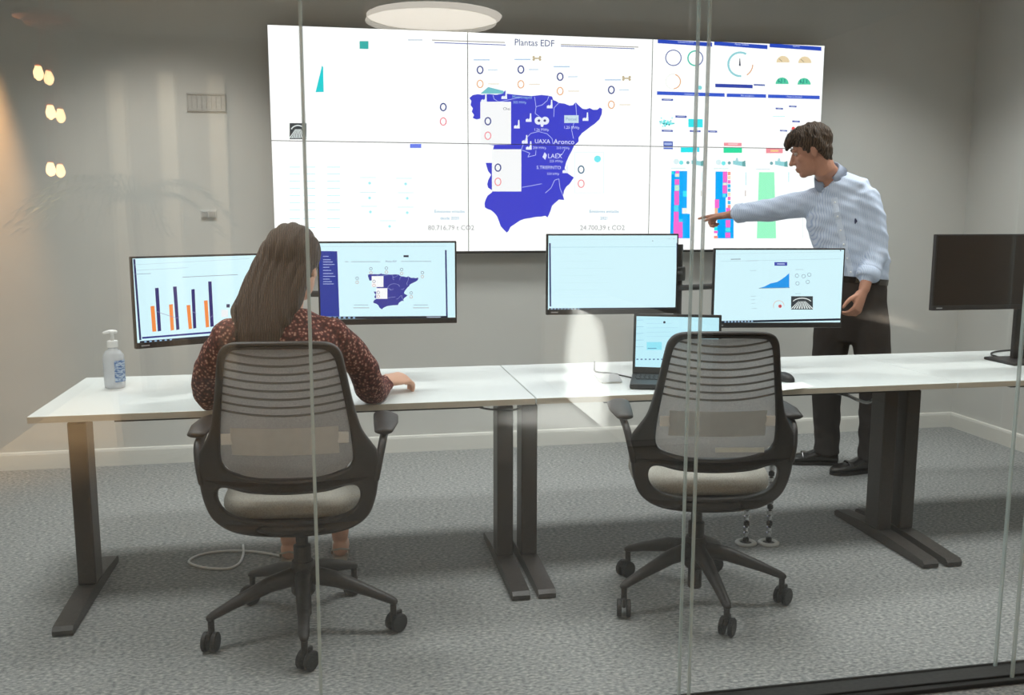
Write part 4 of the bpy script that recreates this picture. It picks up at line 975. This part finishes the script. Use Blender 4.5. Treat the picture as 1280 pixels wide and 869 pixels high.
# soft folds of the cloth
ruffle(sm, lambda p: .0045*math.sin(p.z*40+5*math.sin(p.x*11)+9*p.y)*math.sin(p.x*23-p.z*17+2)+.0016*math.sin(p.z*120+p.x*60))
shirt = obj('shirt', sm, M_SHIRT, man, smooth=True)
fw = V((-lat.y, lat.x, 0)); fw = -fw if fw.y > 0 else fw           # chest forward (towards the camera, left)
M_WHITECLOTH = mat('shirt_collar_cloth', (206, 216, 232), .8, var=.04, scale=90)
cb = NB(); n_ = 26; rg = [[], [], [], []]
nax = (hp(-.03, 0, -.06)-nk).normalized()
ca, cb_ = frame_of(nax, lat)
for i in range(n_+1):
    th = math.radians(-160+320*i/n_); dirv = -fw*math.cos(th)+lat*math.sin(th)
    dirv = (dirv-nax*dirv.dot(nax)).normalized(); fall = abs(th)/math.pi
    c0 = nk-nax*.022
    rg[0].append(cb.verts.new(c0+dirv*.074)); rg[1].append(cb.verts.new(c0+nax*(.056-.026*fall)+dirv*.070))
    rg[2].append(cb.verts.new(c0+nax*(.052-.026*fall)+dirv*.077)); rg[3].append(cb.verts.new(c0+nax*(-.004-.045*max(0, fall-.5))+dirv*(.092+.008*fall)))
for A, B in zip(rg, rg[1:]):
    for i in range(n_): cb.faces.new((A[i], A[i+1], B[i+1], B[i]))
bmesh.ops.solidify(cb, geom=cb.faces, thickness=.002)
obj('collar', cb, M_WHITECLOTH, shirt, smooth=True)
def cuff(c0, d, r):
    d = d.normalized(); q = NB(); tube(q, [c0-d*.026, c0-d*.02, c0+d*.018, c0+d*.026], [r*.98, r*1.06, r*1.05, r*.95], 20, hint=(0, 0, 1) if abs(d.z) < .7 else (1, 0, 0), dome=False); return q
obj('cuff', cuff(cuffR, RW-RE, .054), M_SHIRT, shirt, smooth=True); obj('cuff', cuff(cuffL, LWr-LE, .060), M_SHIRT, shirt, smooth=True)
def on_shirt(side, z_):
    base = waist.lerp(upper, max(0, min(1, (z_-waist.z)/(upper.z-waist.z)))); base = V((base.x, base.y, z_))
    o = base+fw*.4+lat*side
    ok, loc, nor, idx = shirt.ray_cast(wm(shirt).inverted() @ o, -fw)
    return (wm(shirt) @ loc, nor) if ok else (base+fw*.14+lat*side, fw)
pts = []
for i in range(12):
    p_, n__ = on_shirt(0, 1.10+.43*i/11); pts.append(p_+fw*.0015)
pk_ = NB(); tube(pk_, pts, [(.016, .0018)]*12, 8, hint=lat, dome=False); obj('placket', pk_, M_WHITECLOTH, shirt)
for i in range(6):
    p_, n__ = on_shirt(0, 1.13+.075*i); obj('button', ellipsoid(NB(), p_+fw*.004, (.005, .005, .005), None, 10), M_WP, shirt, smooth=True)
p_, n__ = on_shirt(.085, 1.405); obj('emblem', tube(NB(), [p_+V((0, 0, .012)), p_+lat*.003, p_+V((0, 0, -.012))], [(.004, .003), (.008, .003), (.003, .003)], 8, hint=lat), mat('emblem_navy', (40, 48, 84), .8), shirt)
# trousers, belt, shoes
b = NB()
tube(b, [V((2.835, 4.69, 1.095)), V((2.835, 4.69, 1.0)), V((2.835, 4.69, .90)), V((2.835, 4.69, .74))], [(.170, .126), (.178, .134), (.178, .130), (.15, .10)], 24, hint=lat, dome=False)
for h_, k_, a_ in ((LH_, LK, LA), (RH_, RK, RA)):
    tube(b, [h_+V((0, 0, -.02)), h_.lerp(k_, .35), k_, k_.lerp(a_, .5), a_+V((0, 0, .05)), a_+V((0, 0, -.035))], [(.108, .118), (.108, .112), (.086, .09), (.076, .082), (.069, .076), (.071, .08)], 20, hint=lat, dome=False)
tm = remesh(b, .008, 4, .5)
ruffle(tm, lambda p: .003*(1 if p.z < .35 else .4)*math.sin(p.z*60+8*math.sin(p.x*20))*math.sin(p.x*30+p.y*40))
trousers = obj('trousers', tm, M_TROU, man, smooth=True)
obj('belt', tube(NB(), [V((2.837, 4.69, 1.065)), V((2.84, 4.69, 1.098))], [(.177, .132)]*2, 32, hint=lat, dome=False), M_SHOE, man)
def shoe(heel, toe):
    heel, toe = V((*heel, 0)), V((*toe, 0)); d = (toe-heel); L_ = d.length; d.normalize(); s = V((-d.y, d.x, 0))
    b = NB(); sec = [(0, .030, .060), (.03, .036, .072), (.28, .038, .082), (.42, .040, .078), (.55, .045, .062), (.72, .049, .050), (.86, .043, .040), (.95, .030, .031), (1.0, .012, .02)]
    rings = []
    for t_, hwid, hh in sec:
        c0 = heel+d*(L_*t_); rings.append([b.verts.new(c0+s*(hwid*math.cos(a)*(1 if math.sin(a) < .2 else .95))+V((0, 0, .012+max(0, (hh)*(.5+.5*math.sin(a))-.0)))) for a in [2*math.pi*k/16 for k in range(16)]])
    for A, B in zip(rings, rings[1:]):
        for k in range(16): b.faces.new((A[k], A[(k+1) % 16], B[(k+1) % 16], B[k]))
    b.faces.new(list(reversed(rings[0]))); b.faces.new(rings[-1]); bmesh.ops.recalc_face_normals(b, faces=b.faces)
    sh_ = obj('shoe', b, M_SHOE, man, smooth=True)
    sb_ = NB(); out = [(0, .027), (.04, .035), (.3, .036), (.55, .044), (.72, .049), (.87, .043), (.96, .028), (1.005, .008)]
    L1 = [heel+d*(L_*t_)+s*h_ for t_, h_ in out]+[heel+d*(L_*t_)-s*h_ for t_, h_ in reversed(out)]
    A = [sb_.verts.new((p.x, p.y, .0005)) for p in L1]; B = [sb_.verts.new((p.x, p.y, .016)) for p in L1]; n = len(L1)
    for i in range(n): sb_.faces.new((A[i], A[(i+1) % n], B[(i+1) % n], B[i]))
    sb_.faces.new(list(reversed(A))); sb_.faces.new(B); bmesh.ops.recalc_face_normals(sb_, faces=sb_.faces)
    obj('sole', sb_, mat('sole_black', (18, 17, 17), .6), sh_)
    ap = heel+d*(L_*.62)+V((0, 0, .07))
    obj('strap', tube(NB(), [ap-s*.045+V((0, 0, -.026)), ap-s*.02, ap+s*.02, ap+s*.045+V((0, 0, -.026))], [(.016, .003)]*4, 8, hint=d), M_SHOE, sh_)
shoe((2.835, 4.765), (2.545, 4.855)); shoe((2.985, 4.60), (2.685, 4.575))

# ---- the seated woman
wo = empty('person', (-.16, 3.2, 0), label='seated woman with long brown hair and floral blouse, seen from behind', cat='person')
M_HAIRW = ramp_mat('long_brown_hair', [(.1, (36, 28, 24)), (.55, (68, 54, 45)), (.95, (112, 94, 80))], .55, tex='WAVE', scale=26, detail=3, stretch=(2.4, 2.4, .25), bump=.6, dist=.006)
M_BLOUSE = ramp_mat('floral_blouse', [(.0, (222, 196, 178)), (.22, (196, 150, 132)), (.38, (122, 66, 60)), (.70, (70, 36, 38))], .85, tex='VORONOI', scale=85, bump=.1)
WH = V((-.138, 3.27, 1.270)); WF = rot_frame((.42, .9, -.10))
def wp(a, b_, c_): return WH+WF @ V((a, b_, c_))
WR, WL = V((-.022, 3.205, 1.03)), V((-.352, 3.19, 1.035))
ER, EL = V((.118, 3.405, .792)), V((-.448, 3.36, .80))
HRw, HLw = V((.165, 3.565, .783)), V((-.335, 3.585, .79))
nkw, upw, wsw, hpw = V((-.165, 3.225, 1.125)), V((-.163, 3.20, 1.02)), V((-.16, 3.15, .78)), V((-.16, 3.14, .62))
b = NB()
ellipsoid(b, wp(-.01, 0, .02), (.092, .072, .10), WF); ellipsoid(b, wp(.03, 0, -.05), (.060, .054, .078), WF); ellipsoid(b, wp(.058, 0, -.105), (.022, .026, .02), WF)
tube(b, [wp(.086, 0, .01), wp(.105, 0, -.03)], [.009, .012], 10)
for s in (-1, 1):
    ellipsoid(b, wp(-.008, s*.073, -.015), (.017, .008, .030), WF, 14); ellipsoid(b, wp(.052, s*.038, -.03), (.024, .017, .02), WF, 12)
ellipsoid(b, wp(.084, 0, -.075), (.011, .022, .010), WF, 12)
tube(b, [wp(-.03, 0, -.05), nkw, upw], [.05, .052, .06], 14); tube(b, [upw, wsw, hpw], [(.12, .075), (.105, .075), (.13, .09)], 16, hint=(1, 0, 0))
for sh_, e_, w_ in ((WR, ER, HRw), (WL, EL, HLw)): tube(b, [upw+V((0, 0, .01)), sh_, e_, w_], [.04, .038, .03, .021], 12, hint=(0, 0, 1))
for s in (-1, 1):
    hx = -.16+s*.085; kx = -.16+s*.10; fx = (-.222 if s < 0 else -.012)
    tube(b, [(hx, 3.16, .60), (kx, 3.52, .60), (fx+.01, 3.72, .30), (fx, 3.80, .095)], [.07, .055, .047, .034], 14)
    tube(b, [(fx, 3.785, .05), (fx+.004*s, 3.87, .035), (fx+.008*s, 3.97, .022)], [(.033, .034), (.036, .026), (.030, .014)], 12, hint=(1, 0, 0))
hand(b, HRw+V((.010, .012, .012)), (.80, .58, .02), (-.1, -.45, 1), 1, (.42, .5, .55, .6), k=1.1, thumb_curl=.7)
hand(b, HLw+V((.01, .02, 0)), (.35, .9, -.12), (0, .1, 1), -1, (.25, .28, .3, .33), k=.96)
obj('body', remesh(b, .0048, 3, .5), M_SKIN2, wo, smooth=True)
b = NB()
tube(b, [hpw+V((0, .02, -.05)), V((-.16, 3.145, .70)), wsw, V((-.162, 3.17, .90)), upw, V((-.164, 3.218, 1.075)), nkw+V((0, 0, -.005))], [(.17, .125), (.155, .115), (.15, .11), (.175, .118), (.178, .105), (.13, .08), (.066, .06)], 22, hint=(1, 0, 0), dome=False)
for sh_, e_, w_, n__ in ((WR, ER, HRw, 1), (WL, EL, HLw, -1)):
    tube(b, [upw+V((0, 0, .012)), sh_], [.075, .062], 14, hint=(0, 0, 1))
    tube(b, smooth_path([sh_, sh_.lerp(e_, .5)+V((n__*.03, -.02, .0)), e_+V((0, -.006, 0)), e_.lerp(w_, .80)], 4), [.064, .062, .060, .058, .056, .056, .055, .055, .052, .050, .047, .045, .044], 14, hint=(0, 0, 1))
bm_ = remesh(b, .007, 4, .5)
ruffle(bm_, lambda p: .003*math.sin(p.z*50+7*math.sin(p.x*14)+p.y*20)*math.sin(p.x*34-p.z*20))
blouse = obj('blouse', bm_, M_BLOUSE, wo, smooth=True)
for e_, w_ in ((ER, HRw), (EL, HLw)):
    c0 = e_.lerp(w_, .9); d = (w_-e_).normalized(); q = NB(); n = 24
    for_r = []
    for t_, r_ in ((-.03, .038), (-.01, .043), (.015, .044), (.022, .036)):
        a_, b_ = frame_of(d, (0, 0, 1))
        for_r.append([q.verts.new(c0+d*t_+a_*((r_+.003*math.sin(5*2*math.pi*k/n))*math.cos(2*math.pi*k/n)*.85)+b_*((r_+.003*math.sin(5*2*math.pi*k/n))*math.sin(2*math.pi*k/n))) for k in range(n)])
    for A, B in zip(for_r, for_r[1:]):
        for k in range(n): q.faces.new((A[k], A[(k+1) % n], B[(k+1) % n], B[k]))
    obj('cuff', q, M_BLOUSE, blouse, smooth=True)
# skirt
b = NB(); tube(b, [(-.16, 3.10, .60), (-.16, 3.25, .605), (-.16, 3.42, .60), (-.16, 3.555, .585)], [(.185, .085), (.19, .085), (.185, .075), (.18, .07)], 20, hint=(1, 0, 0)); tube(b, [(-.16, 3.14, .60), (-.16, 3.145, .72)], [(.175, .13), (.158, .118)], 20, hint=(1, 0, 0), dome=False)
obj('skirt', remesh(b, .009, 3, .5), mat('skirt_dark', (40, 36, 38), .85, var=.08, scale=90), wo, smooth=True)
for s in (-1, 1):
    fx = (-.222 if s < 0 else -.012); q = NB(); L1 = []
    for t_, h_ in ((0, .024), (.06, .034), (.14, .036), (.2, .034), (.23, .015)): L1.append((t_, h_))
    pts = [V((fx+h_, 3.755+t_, 0)) for t_, h_ in L1]+[V((fx-h_, 3.755+t_, 0)) for t_, h_ in reversed(L1)]
    sd = obj('sandal', slab(pts, .0005, .022), mat('sandal_pale', (196, 186, 172), .5), wo)
    obj('heel_strap', tube(NB(), [(fx-.036, 3.80, .024), (fx-.035, 3.765, .05), (fx, 3.748, .062), (fx+.035, 3.765, .05), (fx+.036, 3.80, .024)], [.004]*5, 8, hint=(0, 0, 1)), mat('sandal_pale', (196, 186, 172), .5), sd, smooth=True)
# long hair falling down her back
b = NB()
ellipsoid(b, wp(-.022, 0, .035), (.108, .092, .105), WF, 28)
sd_ = WF @ V((0, 1, 0))
tube(b, [wp(-.045, .0, .06), wp(-.07, .012, -.02), wp(-.10, .03, -.10), wp(-.14, .045, -.17), wp(-.175, .04, -.24), wp(-.185, .03, -.31), wp(-.175, .02, -.36)], [(.09, .06), (.108, .06), (.118, .055), (.116, .042), (.085, .03), (.05, .02), (.015, .01)], 22, hint=sd_)
tube(b, [wp(-.02, .072, .03), wp(-.02, .094, -.05), wp(-.03, .125, -.13), wp(-.04, .142, -.19)], [(.05, .03), (.05, .03), (.045, .026), (.03, .015)], 14, hint=WF @ V((1, 0, 0)))
hm = remesh(b, .006, 3, .5)
def _g(p):
    q = WF.transposed() @ (p-WH)
    return .0026*math.sin(q.y*190+4*math.sin(q.z*16))+.0015*math.sin(q.y*420+q.z*30)
ruffle(hm, _g)
obj('hair', hm, M_HAIRW, wo, smooth=True)

# ------------------------------------------------------------------ the lobby behind the glass (seen as reflections in it)
def mir(px, py, yv): q = at(px, py, yv); return V((q.x, 4.80-yv, q.z))
pd = empty('pendant_cluster', (-1.25, .2, ZC), label='copper pendant lamp with three glowing bulbs reflected in the glass', cat='pendant lamp')
M_COP = mat('copper', (190, 110, 80), .3, metal=1, var=.04)
ctop = mir(60, 30, 4.6)
obj('ceiling_rose', lathe(NB(), [(.09, 0), (.12, .01), (.12, .03), (.05, .045)], (ctop.x, ctop.y, ctop.z), 24), M_COP, pd)
obj('stem', cyl(NB(), (ctop.x, ctop.y, ctop.z+.04), (ctop.x, ctop.y, ZC), .012), M_COP, pd)
for x_, y_, o_ in ((55, 95, -.05), (70, 143, 0), (70, 213, .05)):
    p = mir(x_, y_, 4.6+o_)
    obj('cord', cyl(NB(), (p.x, p.y, p.z+.06), (ctop.x+(p.x-ctop.x)*.3, ctop.y+o_*.6, ctop.z+.005), .003, 8), M_COP, pd)
    obj('socket', lathe(NB(), [(.012, .03), (.02, .035), (.02, .075), (.008, .085)], p, 16), M_COP, pd)
    obj('bulb', lathe(NB(), [(.006, -.030), (.017, -.020), (.022, -.004), (.018, .014), (.011, .032)], p, 16), emat((255, 206, 150), 26.0), pd, smooth=True)
dl = mir(541, 26, 5.0)
rl = empty('round_lamp', (dl.x, dl.y, dl.z), label='round white disc lamp reflected at the top of the glass', cat='lamp')
obj('housing', lathe(NB(), [(.35, .006), (.355, .012), (.355, .06), (.34, .065)], dl, 40), M_WP, rl)
obj('diffuser', lathe(NB(), [(.33, 0), (.345, .003), (.347, .006)], dl, 40), emat((255, 246, 232), 7.0), rl)
obj('hanger', cyl(NB(), dl+V((0, 0, .06)), (dl.x, dl.y, ZC), .008), M_BLACK, rl)
ct = empty('lobby_counter', (2.0, -1.7, 0), label='low white counter reflected as a bright slab beside the laptop', cat='counter')
obj('counter_body', bx((2.0, -1.72, .375), (.54, 2.3, .70), .004), M_DESK, ct)
obj('counter_top', bx((2.0, -1.72, .742), (.56, 2.33, .025), .004), M_DESK, ct)
obj('plinth', bx((2.0, -1.72, .013), (.48, 2.2, .024)), M_BLACK, ct)
pt = empty('potted_palm', (-1.1, -.95, 0), label='potted palm in the lobby reflected left of the chart monitor', cat='plant')
obj('pot', lathe(NB(), [(.14, 0), (.19, .02), (.21, .42), (.2, .43), (.18, .40)], (-1.1, -.95, 0), 24), mat('pot_white', (206, 202, 196), .5), pt)
obj('trunk', tube(NB(), [(-1.1, -.95, .38), (-1.12, -.95, .9), (-1.16, -.95, 1.5)], [.04, .032, .02], 10), M_WOOD, pt)
M_LEAF = mat('palm_leaf', (52, 78, 50), .5, var=.15, scale=12)
for k in range(16):
    a = k*2.4; r_ = .38+.12*math.sin(k*1.7); hgt = .25+.3*((k*37) % 10)/10
    dv = V((math.cos(a), math.sin(a), 0)); c0 = V((-1.16, -.95, 1.5)); q = NB(); sp_ = V((-dv.y, dv.x, 0)); pv = None
    for i in range(13):
        t_ = i/12; p = c0+dv*(r_*1.3*t_)+V((0, 0, hgt*1.5*t_-(.25+hgt)*1.1*t_*t_)); wl = .14*math.sin(math.pi*min(1, t_*.85+.12))
        if i:
            for s in (-1, 1):
                tip = p+sp_*(s*wl)+dv*.07-V((0, 0, .05)); w2 = dv*.010
                q.faces.new([q.verts.new(x_) for x_ in (p-w2, p+w2, tip)])
            q.faces.new([q.verts.new(x_) for x_ in (pv-sp_*.004, p-sp_*.004, p+sp_*.004, pv+sp_*.004)])
        pv = p
    obj('frond', q, M_LEAF, pt)
for i, x in enumerate((-1.75, -1.35, -.95)):
    tag(obj('trim_%d' % (i+1), bx((x, YF+.03, 1.3), (.14, .06, 2.6), .005), mat('lobby_cream', (214, 204, 186), .6)), kind='structure')
